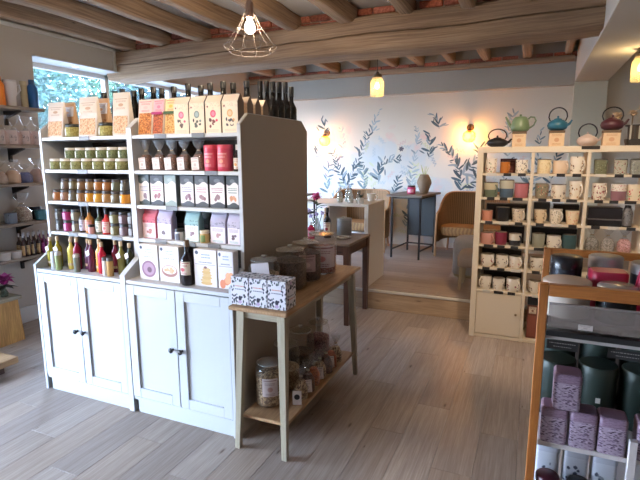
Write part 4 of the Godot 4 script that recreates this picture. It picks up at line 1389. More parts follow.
# ------------------------------------------------------------------ honey wood stand close to the camera
func build_stand():
	var hw = wood("honey")
	var t = thing("display_stand", "honey brown wooden display stand with clear bin and white shelf of floral tins", "display stand", Vector3(0.04, 0, -1.55))
	var W = 0.66
	var D = 0.65
	for x in [0.013, W - 0.013]:
		part(t, "post", bx(0.026, 1.262, 0.03, 0.002), hw, Vector3(x, 0.631, -0.015))
		part(t, "post", bx(0.026, 1.262, 0.03, 0.002), hw, Vector3(x + (0.022 if x < 0.1 else 0.0), 0.631, -D + 0.015))
		part(t, "side_rail", bx(0.018, 0.034, D - 0.06, 0.002), hw, Vector3(x + (0.006 if x < 0.1 else 0.0), 1.10, -D / 2))
	part(t, "front_rail", bx(W - 0.052, 0.036, 0.026, 0.002), hw, Vector3(W / 2, 1.244, -0.013))
	part(t, "back_rail", bx(W - 0.075, 0.030, 0.022, 0.002), hw, Vector3(W / 2 + 0.01, 1.247, -D + 0.013))
	part(t, "deck", bx(W - 0.07, 0.014, D - 0.10, 0.001), M(C(120, 112, 108), 0.5), Vector3(W / 2 + 0.01, 1.125, -D / 2 - 0.015))
	var cl = part(t, "clear_bin", bx(W - 0.06, 0.075, 0.004, 0.001), MG(C(164, 150, 142), 0.42, 0.1), Vector3(W / 2, 1.168, -0.002))
	part(cl, "bin_rim", bx(W - 0.06, 0.005, 0.010, 0.001), MG(C(190, 182, 180), 0.6, 0.1), Vector3(0, 0.036, -0.003))
	part(cl, "bin_label", plate(0.038, 0.016), PM("lab_bin", "label", C(206, 196, 190), [C(110, 100, 100), C(180, 168, 160)]), Vector3(-0.20, -0.026, 0.003))
	part(t, "black_rail", bx(W - 0.056, 0.018, 0.022, 0.001), M(C(26, 25, 26), 0.4), Vector3(W / 2, 1.112, -0.012))
	for q in [[0.075, 1.072, 0.085], [0.245, 1.068, 0.10], [0.43, 1.068, 0.10]]:
		part(t, "name_card", plate(q[2], 0.028, 0.002), PM("namecard", "card", C(24, 24, 26), [C(150, 146, 144)]), Vector3(q[0], q[1], -0.018))
	part(t, "card_rail", bx(W - 0.056, 0.010, 0.012, 0.001), M(C(180, 172, 168), 0.5), Vector3(W / 2, 1.094, -0.02))
	var wm = M(C(214, 206, 204), 0.5)
	part(t, "white_shelf", bx(W - 0.056, 0.016, D - 0.05, 0.002), wm, Vector3(W / 2, 0.734, -D / 2))
	part(t, "white_shelf", bx(W - 0.056, 0.016, D - 0.05, 0.002), wm, Vector3(W / 2, 0.52, -D / 2))
	part(t, "white_upright", bx(0.02, 0.30, 0.02, 0.001), wm, Vector3(0.283, 0.66, -0.012))
	part(t, "floor_board", bx(W - 0.056, 0.03, D - 0.05, 0.002), hw, Vector3(W / 2, 0.10, -D / 2))
	part(t, "back_board", bx(W - 0.06, 1.05, 0.008, 0.001), M(C(70, 56, 50), 0.7), Vector3(W / 2 + 0.005, 0.60, -D + 0.01))
	# floral tins on the white shelf: local origin of things in world space
	var Y = 0.742
	var tm = PM("flowertin", "flowertin", C(182, 164, 184), [C(84, 60, 86), C(120, 96, 126), C(206, 190, 206), C(66, 46, 66)], 0.35)
	var lid = PM("flowerlid", "flowertin", C(150, 124, 146), [C(104, 78, 102), C(124, 100, 124), C(170, 148, 166)], 0.35)
	for q in [[0.112, 0, 0], [0.193, 0, 1], [0.272, 0, 2], [0.372, 0, 3], [0.455, 0, 4], [0.141, 1, 5]]:
		var lab = ["lilac floral square tea tin at the post end of the white shelf", "lilac floral square tea tin second from the post on the white shelf", "lilac floral square tea tin third from the post on the white shelf", "lilac floral square tea tin past the white upright", "lilac floral square tea tin farthest from the honey post", "lilac floral square tea tin stacked on top of two others"][q[2]]
		var k = thing("floral_tin", lab, "tin", Vector3(q[0], Y + q[1] * 0.1175, -1.612), 0.0, "lilac floral tins")
		part(k, "body", loft([[0.0, 0.074, 0.074, 0.012], [0.003, 0.077, 0.077, 0.012], [0.088, 0.077, 0.077, 0.012]], 3), tm)
		part(k, "lid", loft([[0.088, 0.0785, 0.0785, 0.013], [0.110, 0.0785, 0.0785, 0.013], [0.1145, 0.074, 0.074, 0.012], [0.117, 0.066, 0.066, 0.012]], 3), lid)
	# dark green round tins behind them
	var gm = M(C(40, 52, 46), 0.42, 0.2)
	var gi = 0
	for q in [[0.12, -1.80], [0.247, -1.80], [0.375, -1.80], [0.503, -1.80], [0.13, -1.95], [0.26, -1.95], [0.39, -1.95]]:
		var k = thing("green_tin", ("large dark green round tin behind the lilac tins, %s from the honey post" % ORD[gi]) if q[1] > -1.9 else ("taller dark green round tin of the back row, %s from the honey post" % ORD[gi - 4]), "tin", Vector3(q[0], Y, q[1]), 0.0, "dark green round tins" if q[1] > -1.9 else "dark green round tins at the back")
		gi += 1
		var h = 0.20 if q[1] > -1.9 else 0.26
		part(k, "body", lathe([Vector2(0, 0), Vector2(0.057, 0), Vector2(0.059, 0.003), Vector2(0.059, h - 0.035), Vector2(0, h - 0.035)], 26), gm)
		part(k, "lid", lathe([Vector2(0, h - 0.035), Vector2(0.061, h - 0.035), Vector2(0.061, h - 0.004), Vector2(0.058, h), Vector2(0, h)], 26), gm)
		part(k, "sticker", plate(0.014, 0.018, 0.001), M(C(206, 200, 190), 0.5), Vector3(0.0, 0.09, 0.0585))
	# goods on the deck
	var DY = 1.132
	round_box("cream round box standing at the front corner of the stand deck", Vector3(0.124, DY, -1.715), 0.072, 0.112, M(C(214, 200, 184), 0.5), M(C(206, 184, 166), 0.5))
	round_box("black round tin at the back corner of the stand deck", Vector3(0.132, DY, -1.93), 0.053, 0.150, M(C(30, 32, 40), 0.25), M(C(24, 24, 28), 0.25))
	round_box("grey round tin with pale lid beside the black one", Vector3(0.262, DY, -1.985), 0.056, 0.150, M(C(70, 68, 70), 0.3), M(C(168, 160, 156), 0.3, 0.4))
	round_box("low black round tin with silver lid at the deck front", Vector3(0.262, DY, -1.69), 0.056, 0.114, M(C(26, 26, 30), 0.25), M(C(176, 172, 170), 0.25, 0.5))
	round_box("wide dark tin with silver lid behind the crimson box", Vector3(0.40, DY, -1.98), 0.06, 0.135, M(C(38, 36, 40), 0.3), M(C(150, 146, 146), 0.3, 0.5))
	var cb = thing("crimson_box", "low crimson box with rounded corners between the tins", "box", Vector3(0.252, DY, -1.825), 0.1)
	part(cb, "body", loft([[0, 0.105, 0.085, 0.02], [0.10, 0.105, 0.085, 0.02]], 4), M(C(146, 24, 54), 0.4))
	part(cb, "lid", loft([[0.10, 0.11, 0.09, 0.022], [0.124, 0.11, 0.09, 0.022], [0.130, 0.10, 0.08, 0.02]], 4), M(C(164, 28, 60), 0.35))
	for i in 3:
		var b = thing("red_packet", ["leaning crimson packet beside the clear bin", "leaning magenta packet behind the crimson one", "leaning dark red packet farthest along the deck"][i], "packet", Vector3(0.350 + 0.078 * i, DY, -1.79 - 0.02 * i), 0.0, "leaning red packets")
		b.rotation = Vector3(0, -0.5, -0.16)
		b.position.y += 0.012
		part(b, "carton", bx(0.05, 0.22 - 0.01 * i, 0.10, 0.003), M([C(176, 30, 66), C(150, 24, 76), C(122, 24, 52)][i], 0.35), Vector3(0, 0.11 - 0.005 * i, 0))
		part(b, "label", plate(0.034, 0.08), PM("lab_red%d" % i, "label", C(222, 96, 130), [C(250, 220, 226), C(120, 20, 50)]), Vector3(0, 0.12, 0.0502))
	# the shelf below
	for i in 3:
		var k = thing("white_floral_tin", ["white tin with grey print below the white shelf at the honey post", "pale blue tin with dark emblem below the white shelf", "pale tin with dark emblem next to the white upright"][i], "tin", Vector3(0.105 + 0.082 * i, 0.528, -1.66))
		part(k, "body", loft([[0.0, 0.07, 0.07, 0.012], [0.15, 0.07, 0.07, 0.012]], 3), PM("lowtin%d" % i, "mugspot", C(206, 210, 220), [C(70, 76, 96), C(130, 136, 150)], 0.4))
		part(k, "lid", loft([[0.15, 0.072, 0.072, 0.013], [0.172, 0.072, 0.072, 0.013], [0.178, 0.064, 0.064, 0.012]], 3), M(C(190, 194, 206), 0.35))
	for i in 2:
		var k = thing("maroon_tin", ["low maroon round tin in front of the white tin below", "low black round tin in front of the pale blue tin below"][i], "tin", Vector3(0.106 + 0.09 * i, 0.528, -1.58))
		part(k, "body", lathe([Vector2(0, 0), Vector2(0.034, 0), Vector2(0.034, 0.08), Vector2(0, 0.08)], 20), M([C(84, 34, 50), C(30, 28, 32)][i], 0.3))
		part(k, "lid", lathe([Vector2(0, 0.08), Vector2(0.036, 0.08), Vector2(0.036, 0.096), Vector2(0.03, 0.102), Vector2(0, 0.103)], 20), M([C(72, 28, 42), C(24, 24, 26)][i], 0.3))

func round_box(label, at, r, h, m, lm):
	var k = thing("round_box", label, "tin", at)
	part(k, "body", lathe([Vector2(0, 0), Vector2(r * 0.97, 0), Vector2(r * 0.98, 0.002), Vector2(r * 0.98, h * 0.72), Vector2(0, h * 0.72)], 28), m)
	part(k, "lid", lathe([Vector2(0, h * 0.72), Vector2(r, h * 0.72), Vector2(r, h - 0.004), Vector2(r - 0.005, h), Vector2(0, h)], 28), lm)

# ==================================================================== goods
func cello_bag(called, label, group, at, w, d, h, fill, content, labelm, turn = 0.0):
	var t = thing(called, label, "bag", at, turn, group)
	part(t, "content", loft([[0.0, w * 0.86, d * 0.86, w * 0.2], [h * 0.05, w, d, w * 0.25], [h * fill * 0.7, w * 0.98, d * 0.95, w * 0.25], [h * fill, w * 0.6, d * 0.5, w * 0.2]], 4), content)
	part(t, "film", loft([[0.001, w * 0.9, d * 0.9, w * 0.2], [h * 0.05, w * 1.03, d * 1.04, w * 0.26], [h * fill * 0.7, w * 1.02, d, w * 0.26], [h * (fill + 0.1), w * 0.30, d * 0.28, w * 0.1], [h * (fill + 0.16), w * 0.22, d * 0.2, w * 0.08], [h * (fill + 0.28), w * 0.6, d * 0.45, w * 0.1], [h, w * 0.9, d * 0.5, w * 0.06]], 4, false), MG(C(225, 222, 220), 0.10, 0.08))
	part(t, "tie", lathe([Vector2(w * 0.13, h * (fill + 0.115)), Vector2(w * 0.15, h * (fill + 0.13)), Vector2(w * 0.13, h * (fill + 0.15))], 10), M(C(190, 170, 140), 0.6))
	if labelm:
		part(t, "label", plate(w * 0.62, h * fill * 0.75), labelm, Vector3(-w * 0.06, h * fill * 0.44, d * 0.53), Vector3(0, 0, 0.06))
	return t

func pouch(called, label, group, at, w, h, d, bagm, winm, labelm, lab_y = [0.62, 0.95], win_y = [0.06, 0.56], lab_w = 0.9, lab_x = 0.0):
	var t = thing(called, label, "pouch", at, rng.randf_range(-0.04, 0.04), group)
	part(t, "bag", loft([[0, w * 0.94, d, 0.01], [h * 0.02, w, d * 0.98 + 0.004, 0.008], [h * 0.985, w, 0.006, 0.002], [h, w, 0.004, 0.001]], 3), bagm)
	var tilt = atan((d / 2) / h)
	for q in [[winm, win_y, 0.84, "window", 0.0], [labelm, lab_y, lab_w, "label", lab_x]]:
		if q[0] == null: continue
		var yc = h * (q[1][0] + q[1][1]) / 2
		part(t, q[3], plate(w * q[2], h * (q[1][1] - q[1][0])), q[0], Vector3(w * q[4], yc, (d * (1.0 - yc / h) + 0.006) / 2), Vector3(-tilt, 0, 0))
	part(t, "seal", bx(w * 0.98, h * 0.018, 0.007, 0.001), bagm, Vector3(0, h * 0.93, 0))
	return t

func small_jar(called, label, group, at, r, h, content, lidm, labelm, turn):
	var t = thing(called, label, "jar", at, turn, group)
	part(t, "body", lathe([Vector2(0, 0), Vector2(r * 0.88, 0), Vector2(r, h * 0.06), Vector2(r, h * 0.66), Vector2(r * 0.9, h * 0.76), Vector2(0, h * 0.76)], 16), content)
	part(t, "lid", lathe([Vector2(0, h * 0.76), Vector2(r * 0.94, h * 0.76), Vector2(r * 0.96, h * 0.78), Vector2(r * 0.96, h * 0.96), Vector2(r * 0.9, h), Vector2(0, h)], 16), lidm)
	if labelm: part(t, "label", wrap_label(r * 1.015, h * 0.56, 1.1), labelm, Vector3(0, h * 0.09, 0), Vector3(0, -0.75, 0))
	return t

func carton(called, label, group, at, w, h, d, side, frontm, turn = 0.0):
	var t = thing(called, label, "carton", at, turn, group)
	part(t, "box", bx(w, h, d, 0.0015), side, Vector3(0, h / 2, 0))
	part(t, "front_print", plate(w - 0.002, h - 0.002, 0.0008), frontm, Vector3(0, h / 2, d / 2))
	return t

func glossy(c): return M(c, 0.12)

func stock_unit_a():
	# pouches on the top
	var kr = M(C(224, 210, 196), 0.5)
	var kr2 = M(C(190, 154, 120), 0.55)
	var cont = [crumbs("apricot", C(206, 158, 120), [C(220, 178, 138), C(190, 136, 98), C(230, 198, 160)]), crumbs("nuts", C(150, 110, 76), [C(178, 134, 92), C(118, 82, 54), C(198, 160, 120)])]
	var edges = [-3.085, -2.930, -2.784, -2.620, -2.484, -2.345]
	var labs = ["clear fronted pouch with pale blue label at the outer end of the cabinet top", "brown kraft pouch behind a squat jar on the cabinet top", "clear fronted pouch of apricots between two brown kraft pouches", "brown kraft pouch with ribbed front behind a squat jar, next to the tall pouch", "tallest clear fronted pouch of dried fruit on the cabinet top"]
	for i in 5:
		var x0 = edges[i]; var x1 = edges[i + 1]
		var back = i == 1 or i == 3
		var h = [0.235, 0.242, 0.255, 0.255, 0.268][i]
		pouch("food_pouch", labs[i], "pouches on top of the preserve cabinet", Vector3((x0 + x1) / 2 * (1.055 if back else 1.0), TOPS[4], -2.49 if back else -2.395), (x1 - x0) * 0.97, h, 0.07, kr2 if back else kr, cont[1] if back else cont[0], PM("lab_pouch%d" % (i % 2), "label", [C(232, 214, 196), C(214, 218, 232)][i % 2], [C(170, 140, 120), C(200, 160, 130)]), [0.6, 0.88], [0.05, 0.46])
	for q in [[-2.85, 0], [-2.545, 1]]:
		small_jar("squat_jar", ["squat glass jar with yellow green spread before the brown kraft pouch", "squat glass jar with yellow green spread before the ribbed kraft pouch"][q[1]], "squat jars on the cabinet top", Vector3(q[0], TOPS[4], -2.385), 0.055, 0.085, crumbs("pesto", C(150, 138, 70), [C(170, 158, 88), C(124, 116, 56), C(190, 178, 112)]), M(C(40, 42, 36), 0.4), M(C(226, 222, 208), 0.6), 0.0)
	# green jars, two high
	var green = [crumbs("herb1", C(112, 110, 62), [C(132, 130, 78), C(88, 88, 48), C(150, 144, 92)]), crumbs("herb2", C(86, 92, 56), [C(104, 112, 68), C(66, 72, 44), C(124, 128, 84)])]
	var wl = M(C(216, 208, 194), 0.4)
	var paper = M(C(232, 228, 214), 0.6)
	for i in 7:
		small_jar("herb_jar", "small jar of green herb salt, lower layer, %s from the outer panel" % ORD[i], "herb jars, lower layer", Vector3(-3.048 + 0.1015 * i, TOPS[3], -2.388), 0.045, 0.074, green[0], wl, paper, 0.0)
	for i in 6:
		small_jar("herb_jar", "small jar of green herb salt, upper layer, %s from the outer panel" % ORD[i], "herb jars, upper layer", Vector3(-2.915 + 0.0975 * i, TOPS[3] + 0.0742, -2.405), 0.044, 0.072, green[1], wl, paper, 0.0)
	# amber jars, two high
	var am = [C(150, 92, 48), C(132, 96, 74), C(96, 86, 70), C(140, 98, 60), C(196, 132, 36), C(190, 138, 52), C(150, 110, 66), C(104, 92, 70), C(212, 136, 40)]
	var up = [C(98, 78, 62), C(104, 92, 66), C(120, 88, 58), C(134, 100, 62), C(160, 98, 44), C(140, 90, 50), C(92, 92, 70), C(84, 76, 62)]
	var names = ["rust orange", "mauve brown", "grey brown", "copper brown", "golden", "honey", "tan", "olive grey", "bright orange"]
	var names2 = ["dark umber", "dull olive", "russet", "caramel", "burnt orange", "chestnut", "grey green", "drab"]
	var dl = M(C(60, 50, 44), 0.4)
	for i in 9:
		small_jar("preserve_jar", "small jar of %s preserve with dark lid in the lower row" % names[i], "preserve jars, lower row", Vector3(-3.058 + 0.0785 * i, TOPS[2], -2.385), 0.0375, 0.078, glossy(am[i]), dl, paper, 0.0)
	for i in 8:
		small_jar("preserve_jar", "small jar of %s preserve stacked in the upper row" % names2[i], "preserve jars, upper row", Vector3(-2.985 + 0.0785 * i, TOPS[2] + 0.0782, -2.40), 0.0365, 0.076, glossy(up[i]), dl, paper, 0.0)
	# stacked tubs and sauce bottles
	var tub = [[-3.057, C(66, 64, 62), "dark grey"], [-2.978, C(160, 52, 104), "magenta"], [-2.896, C(120, 110, 92), "olive drab"], [-2.535, C(116, 110, 76), "moss"], [-2.455, C(112, 92, 98), "dusty mauve"], [-2.377, C(78, 72, 70), "charcoal"]]
	for q in tub:
		for k in 2:
			small_jar("spread_jar", "%s spread jar, %s of its stack" % [q[2], ["bottom", "top"][k]], "stacked spread jars", Vector3(q[0], TOPS[1] + 0.0785 * k, -2.385), 0.0375, 0.078, glossy(q[1]), M(C(44, 42, 42), 0.4), M(q[1].lightened(0.35), 0.6), 0.5)
	var sb = [[-2.829, -2.375, 0.026, 0.185, C(48, 42, 44), C(204, 196, 216), "with lavender label"], [-2.766, -2.375, 0.030, 0.184, C(176, 116, 56), C(214, 150, 140), "of amber sauce"], [-2.718, -2.432, 0.026, 0.185, C(40, 38, 38), C(210, 190, 170), "dark, standing behind the others"], [-2.672, -2.375, 0.028, 0.18, C(66, 76, 58), C(214, 208, 190), "of green oil"], [-2.607, -2.375, 0.031, 0.178, C(186, 48, 46), C(226, 190, 184), "of bright red sauce"]]
	for i in sb.size():
		var q = sb[i]
		bottle("sauce_bottle", "slim black capped bottle %s between the stacked jars" % q[6], "sauce bottles", Vector3(q[0], TOPS[1], q[1]), q[2], q[3], glossy(q[4]), M(C(26, 24, 26), 0.35), PM("lab_sauce%d" % i, "label", q[5], [q[4], q[4].lightened(0.3)]), 0.58, 0.24, [0.08, 0.4])
	small_jar("pink_jar", "tiny pink jar with black lid in front of the sauce bottles", "", Vector3(-2.722, TOPS[1], -2.347), 0.022, 0.062, glossy(C(214, 160, 158)), M(C(30, 28, 30), 0.4), null, 0.0)
	# oils and syrups on the cupboard top
	var tall = [[-3.068, -2.29, C(150, 138, 36), "olive yellow"], [-3.008, -2.30, C(156, 140, 44), "mustard yellow"], [-2.958, -2.37, C(52, 38, 34), "dark brown"], [-2.900, -2.37, C(60, 44, 30), "umber"], [-2.866, -2.29, C(214, 198, 96), "pale yellow"], [-2.810, -2.29, C(136, 30, 56), "burgundy"], [-2.752, -2.33, C(84, 40, 66), "plum"], [-2.668, -2.28, C(96, 36, 62), "dark purple"], [-2.612, -2.30, C(232, 152, 66), "orange"], [-2.560, -2.27, C(182, 30, 50), "cherry red"], [-2.512, -2.34, C(116, 32, 56), "wine red"], [-2.410, -2.29, C(126, 120, 66), "olive green"], [-2.358, -2.31, C(54, 56, 34), "bottle green"]]
	var tagm = M(C(230, 214, 214), 0.6)
	for i in tall.size():
		var q = tall[i]
		var b = bottle("oil_bottle", "%s bottle with cork cap on the cupboard ledge" % q[3], "oil and syrup bottles", Vector3(q[0], TOPS[0], q[1]), 0.0265, 0.208 + 0.006 * (i % 3), glossy(q[2]), M(C(196, 170, 138), 0.6), M(C(206, 180, 140), 0.6) if i % 2 == 0 else null, 0.66, 0.14, [0.12, 0.08])
		if i in [0, 1, 7, 11, 12]: part(b, "paper_tag", plate(0.032, 0.034, 0.001), tagm, Vector3(0.004, 0.13, 0.030), Vector3(-0.2, 0, 0.5))
	var short = [[-2.968, C(214, 216, 222), "white"], [-2.925, C(150, 160, 104), "light green"], [-2.752, C(126, 132, 116), "grey green"], [-2.492, C(222, 218, 214), "white with dark lid"], [-2.452, C(190, 148, 90), "gold"]]
	for i in short.size():
		var q = short[i]
		var t = thing("spice_shaker", "short %s shaker tube in front of the bottles" % q[2], "shaker", Vector3(q[0], TOPS[0], -2.232), 0.0, "shaker tubes")
		part(t, "body", lathe([Vector2(0, 0), Vector2(0.0195, 0), Vector2(0.0205, 0.003), Vector2(0.0205, 0.10), Vector2(0, 0.10)], 14), M(q[1], 0.25))
		part(t, "lid", lathe([Vector2(0, 0.10), Vector2(0.0205, 0.10), Vector2(0.0205, 0.118), Vector2(0.017, 0.122), Vector2(0, 0.122)], 14), M(C(70, 66, 64) if i > 2 else C(200, 200, 196), 0.35))

func stock_unit_b():
	# snack pouches and gift cartons on the top
	var snack = [crumbs("orange1", C(176, 96, 40), [C(206, 124, 56), C(140, 70, 28), C(216, 150, 84)]), crumbs("orange2", C(160, 72, 36), [C(190, 92, 48), C(122, 50, 26), C(204, 118, 66)]), crumbs("yellow1", C(204, 142, 70), [C(222, 166, 92), C(176, 112, 48), C(230, 186, 120)])]
	var cr = M(C(228, 208, 186), 0.6)
	var pl = ["snack pouch with narrow white side label at the panel end", "snack pouch with pink header and magenta band", "snack pouch with yellow header and green band"]
	var xs = [[-2.215, 0.115], [-2.112, 0.092], [-2.020, 0.09]]
	for i in 3:
		var p = pouch("snack_pouch", pl[i], "snack pouches", Vector3(xs[i][0], TOPS[4], -2.395), xs[i][1], 0.215, 0.065, cr, snack[i], PM("lab_snack%d" % i, "label", [C(238, 206, 196), C(236, 178, 182), C(242, 212, 150)][i], [C(190, 90, 90), [C(240, 190, 180), C(230, 130, 150), C(244, 190, 90)][i]]), [0.64, 0.97], [0.03, 0.62])
		if i > 0: part(p, "band", plate(xs[i][1] * 0.92, 0.016), M([C(176, 40, 96), C(66, 92, 52)][i - 1], 0.5), Vector3(0, 0.128, 0.032), Vector3(-0.15, 0, 0))
	var e = [-1.974, -1.866, -1.750, -1.637, -1.522]
	var badge = [C(206, 88, 110), C(120, 138, 126), C(220, 60, 84), C(214, 160, 96)]
	var an = [C(96, 70, 50), C(84, 84, 70), C(120, 60, 52), C(60, 52, 56)]
	var bl = ["rose pink", "sage green", "bright red", "amber"]
	for i in 4:
		gift_carton("tall cream printed gift carton with %s round badge" % bl[i], "gift cartons on the cabinet top", Vector3((e[i] + e[i + 1]) / 2, TOPS[4], -2.385), 0.106, 0.215, PM("gift%d" % i, "gift", C(240, 218, 188), [badge[i], an[i], C(206, 186, 160)]))
	for i in 3:
		gift_carton("cream topped gift carton, %s behind the amber badge carton" % ORD[i], "gift cartons standing behind", Vector3(-1.58, TOPS[4], -2.485 - 0.09 * i), 0.106, 0.208, PM("gift3", "gift", C(240, 218, 188), [badge[3], an[3], C(206, 186, 160)]))
	# cellophane bags and pink tins
	var choc = crumbs("choc", C(84, 48, 36), [C(104, 62, 46), C(62, 34, 26), C(134, 84, 62)])
	var wl = PM("lab_bag", "label", C(236, 222, 214), [C(170, 140, 130), C(206, 186, 176)])
	var bx5 = [-2.236, -2.128, -2.032, -1.936, -1.832]
	for i in 5:
		cello_bag("sweet_bag", "clear cellophane bag of chocolate sweets, %s from the preserve cabinet" % ORD[i], "sweet bags on the carton cabinet", Vector3(bx5[i], TOPS[3], -2.385), 0.084, 0.066, 0.185, 0.52, choc, wl, 0.06 * sin(i * 2.0))
	for i in 2:
		var t = thing("pink_tin", ["tall pink tin next to the sweet bags", "tall pink tin next to the small bottle"][i], "tin", Vector3(-1.737 + 0.094 * i, TOPS[3], -2.385), 0.0, "pink tins")
		part(t, "body", lathe([Vector2(0, 0), Vector2(0.044, 0), Vector2(0.0455, 0.003), Vector2(0.0455, 0.128), Vector2(0, 0.128)], 22), M(C(196, 62, 84), 0.3))
		part(t, "lid", lathe([Vector2(0, 0.128), Vector2(0.0465, 0.128), Vector2(0.0465, 0.146), Vector2(0.044, 0.15), Vector2(0, 0.15)], 22), M(C(206, 74, 92), 0.3))
		part(t, "label", wrap_label(0.046, 0.085, 1.7), PM("lab_tin%d" % i, "label", [C(206, 84, 104), C(202, 92, 96)][i], [C(240, 200, 190), C(226, 150, 120)]), Vector3(0, 0.022, 0))
	bottle("cream_bottle", "small dark liqueur bottle with amber label beside the pink tins", "", Vector3(-1.556, TOPS[3], -2.38), 0.024, 0.15, glossy(C(44, 34, 34)), M(C(216, 206, 196), 0.4), PM("lab_cream", "label", C(220, 200, 180), [C(150, 90, 50), C(206, 132, 60)]), 0.6, 0.2, [0.08, 0.42])
	# chocolate sleeves
	var se = [[-2.286, -2.200], [-2.192, -2.088], [-2.081, -1.989], [-1.958, -1.857], [-1.849, -1.752], [-1.742, -1.635], [-1.624, -1.540]]
	var head = [C(66, 78, 80), C(52, 50, 54), C(150, 164, 160), C(60, 58, 62), C(58, 56, 58), C(56, 54, 58), C(44, 46, 46)]
	var acc = [C(110, 110, 150), C(190, 50, 100), C(150, 170, 150), C(120, 110, 140), C(150, 70, 80), C(140, 80, 90), C(60, 90, 70)]
	var swt = [C(120, 90, 100), C(130, 60, 66), C(206, 196, 176), C(120, 76, 88), C(122, 74, 76), C(116, 74, 76), C(190, 120, 70)]
	var hn = ["slate headed", "black headed, crimson lined", "pale mint headed", "charcoal headed, plum", "black headed, brick red", "charcoal headed, rosy brown", "black headed, caramel"]
	for i in 7:
		var w = se[i][1] - se[i][0]
		carton("chocolate_carton", "white chocolate carton, %s, on the middle shelf" % hn[i], "chocolate cartons", Vector3((se[i][0] + se[i][1]) / 2, TOPS[2], -2.385), w * 0.98, 0.188, 0.06, M(head[i], 0.5), PM("choc%d" % i, "choc", C(232, 222, 216), [head[i], acc[i], swt[i]]))
	# coated bags
	var be = [[-2.284, -2.170, 0], [-2.164, -2.045, 1], [-2.036, -1.952, 2], [-1.948, -1.836, 3], [-1.830, -1.765, 4], [-1.758, -1.642, 5], [-1.634, -1.540, 6]]
	var crown = [C(206, 90, 104), C(176, 160, 184), C(40, 38, 44), C(140, 176, 176), C(36, 48, 42), C(168, 160, 180), C(190, 178, 194)]
	var body = [C(236, 208, 210), C(236, 230, 232), C(46, 42, 48), C(230, 230, 226), C(40, 50, 46), C(230, 222, 226), C(234, 222, 228)]
	var fruit = [C(170, 90, 80), C(90, 70, 76), C(70, 60, 64), C(130, 100, 110), C(70, 80, 66), C(180, 140, 140), C(96, 72, 80)]
	var bn = ["pink topped", "lilac topped white", "plain black", "mint topped", "dark green", "grey lilac topped", "pale lilac topped"]
	for i in 7:
		var w = be[i][1] - be[i][0]
		var dark = i == 2 or i == 4
		var t = thing("coffee_bag", "%s coated paper bag on the shelf above the ledge" % bn[i], "bag", Vector3((be[i][0] + be[i][1]) / 2 - (0.075 if dark else 0.0), TOPS[1], -2.50 if dark else -2.39), 0.0, "coated paper bags")
		part(t, "bag", loft([[0, w * 0.95, 0.06, 0.008], [0.135, w * 0.97, 0.056, 0.008], [0.172, w * 0.97, 0.012, 0.004], [0.182, w * 0.96, 0.01, 0.004]], 3), M(crown[i], 0.5))
		part(t, "front_print", plate(w * 0.9, 0.13, 0.0008), PM("caddy%d" % i, "caddy", body[i], [crown[i], fruit[i], C(120, 170, 150)]), Vector3(0, 0.068, 0.0295), Vector3(-0.015, 0, 0))
		part(t, "fold", bx(w * 0.97, 0.012, 0.016, 0.002), M(crown[i].darkened(0.15), 0.5), Vector3(0, 0.178, 0.0))
	small_jar("spread_jar", "small white jar in front of the black bag", "", Vector3(-1.985, TOPS[1], -2.36), 0.03, 0.075, M(C(216, 216, 220), 0.3), M(C(48, 46, 46), 0.4), M(C(90, 90, 100), 0.6), 0.9)
	small_jar("spread_jar", "small honey jar with green label in front of the dark green bag", "", Vector3(-1.795, TOPS[1], -2.36), 0.03, 0.075, glossy(C(206, 172, 112)), M(C(210, 196, 170), 0.4), M(C(120, 140, 80), 0.6), 0.9)
	# baking boxes and wine on the ledge
	var bb = [[-2.228, -2.078, 0], [-2.066, -1.916, 1], [-1.804, -1.643, 2], [-1.635, -1.530, 3]]
	var bc = [[C(124, 82, 104), C(164, 126, 146), 0], [C(150, 96, 84), C(206, 150, 104), 1], [C(206, 166, 100), C(110, 60, 60), 2], [C(216, 118, 80), C(240, 176, 130), 3]]
	var bs = ["showing a purple ring cake", "showing a bowl of crumble", "showing a stack of waffles", "showing orange buns"]
	for i in 4:
		var w = bb[i][1] - bb[i][0]
		carton("baking_box", "white baking mix box %s on the cupboard ledge" % bs[i], "baking mix boxes", Vector3((bb[i][0] + bb[i][1]) / 2, TOPS[0], -2.285), w, 0.222, 0.055, M(C(224, 216, 212), 0.5), PM("bake%d" % i, "bake", C(234, 228, 228), bc[i]))
	bottle("wine_bottle", "dark wine bottle with cream and red label between the baking boxes", "", Vector3(-1.857, TOPS[0], -2.262), 0.041, 0.27, glossy(C(26, 18, 22)), M(C(96, 74, 52), 0.4), PM("lab_wine2", "label", C(222, 212, 196), [C(150, 40, 50), C(176, 50, 60)]), 0.6, 0.14, [0.24, 0.3])

func gift_carton(label, group, at, w, h, frontm):
	var t = thing("gift_carton", label, "carton", at, 0.0, group)
	var side = M(C(122, 104, 92), 0.55)
	var d = 0.066
	part(t, "box", loft([[0, w, d, 0.002], [h * 0.80, w, d, 0.002], [h * 0.985, w, 0.012, 0.002], [h, w, 0.010, 0.002]], 1, true, false), side)
	part(t, "front_print", plate(w * 0.99, h * 0.80, 0.0008), frontm, Vector3(0, h * 0.40, d / 2))
	var tl = atan((d / 2 - 0.006) / (h * 0.185))
	part(t, "front_flap", plate(w * 0.99, h * 0.185 / cos(tl), 0.0008), M(C(236, 218, 196), 0.55), Vector3(0, h * 0.8925, (d / 2 + 0.006) / 2), Vector3(-tl, 0, 0))

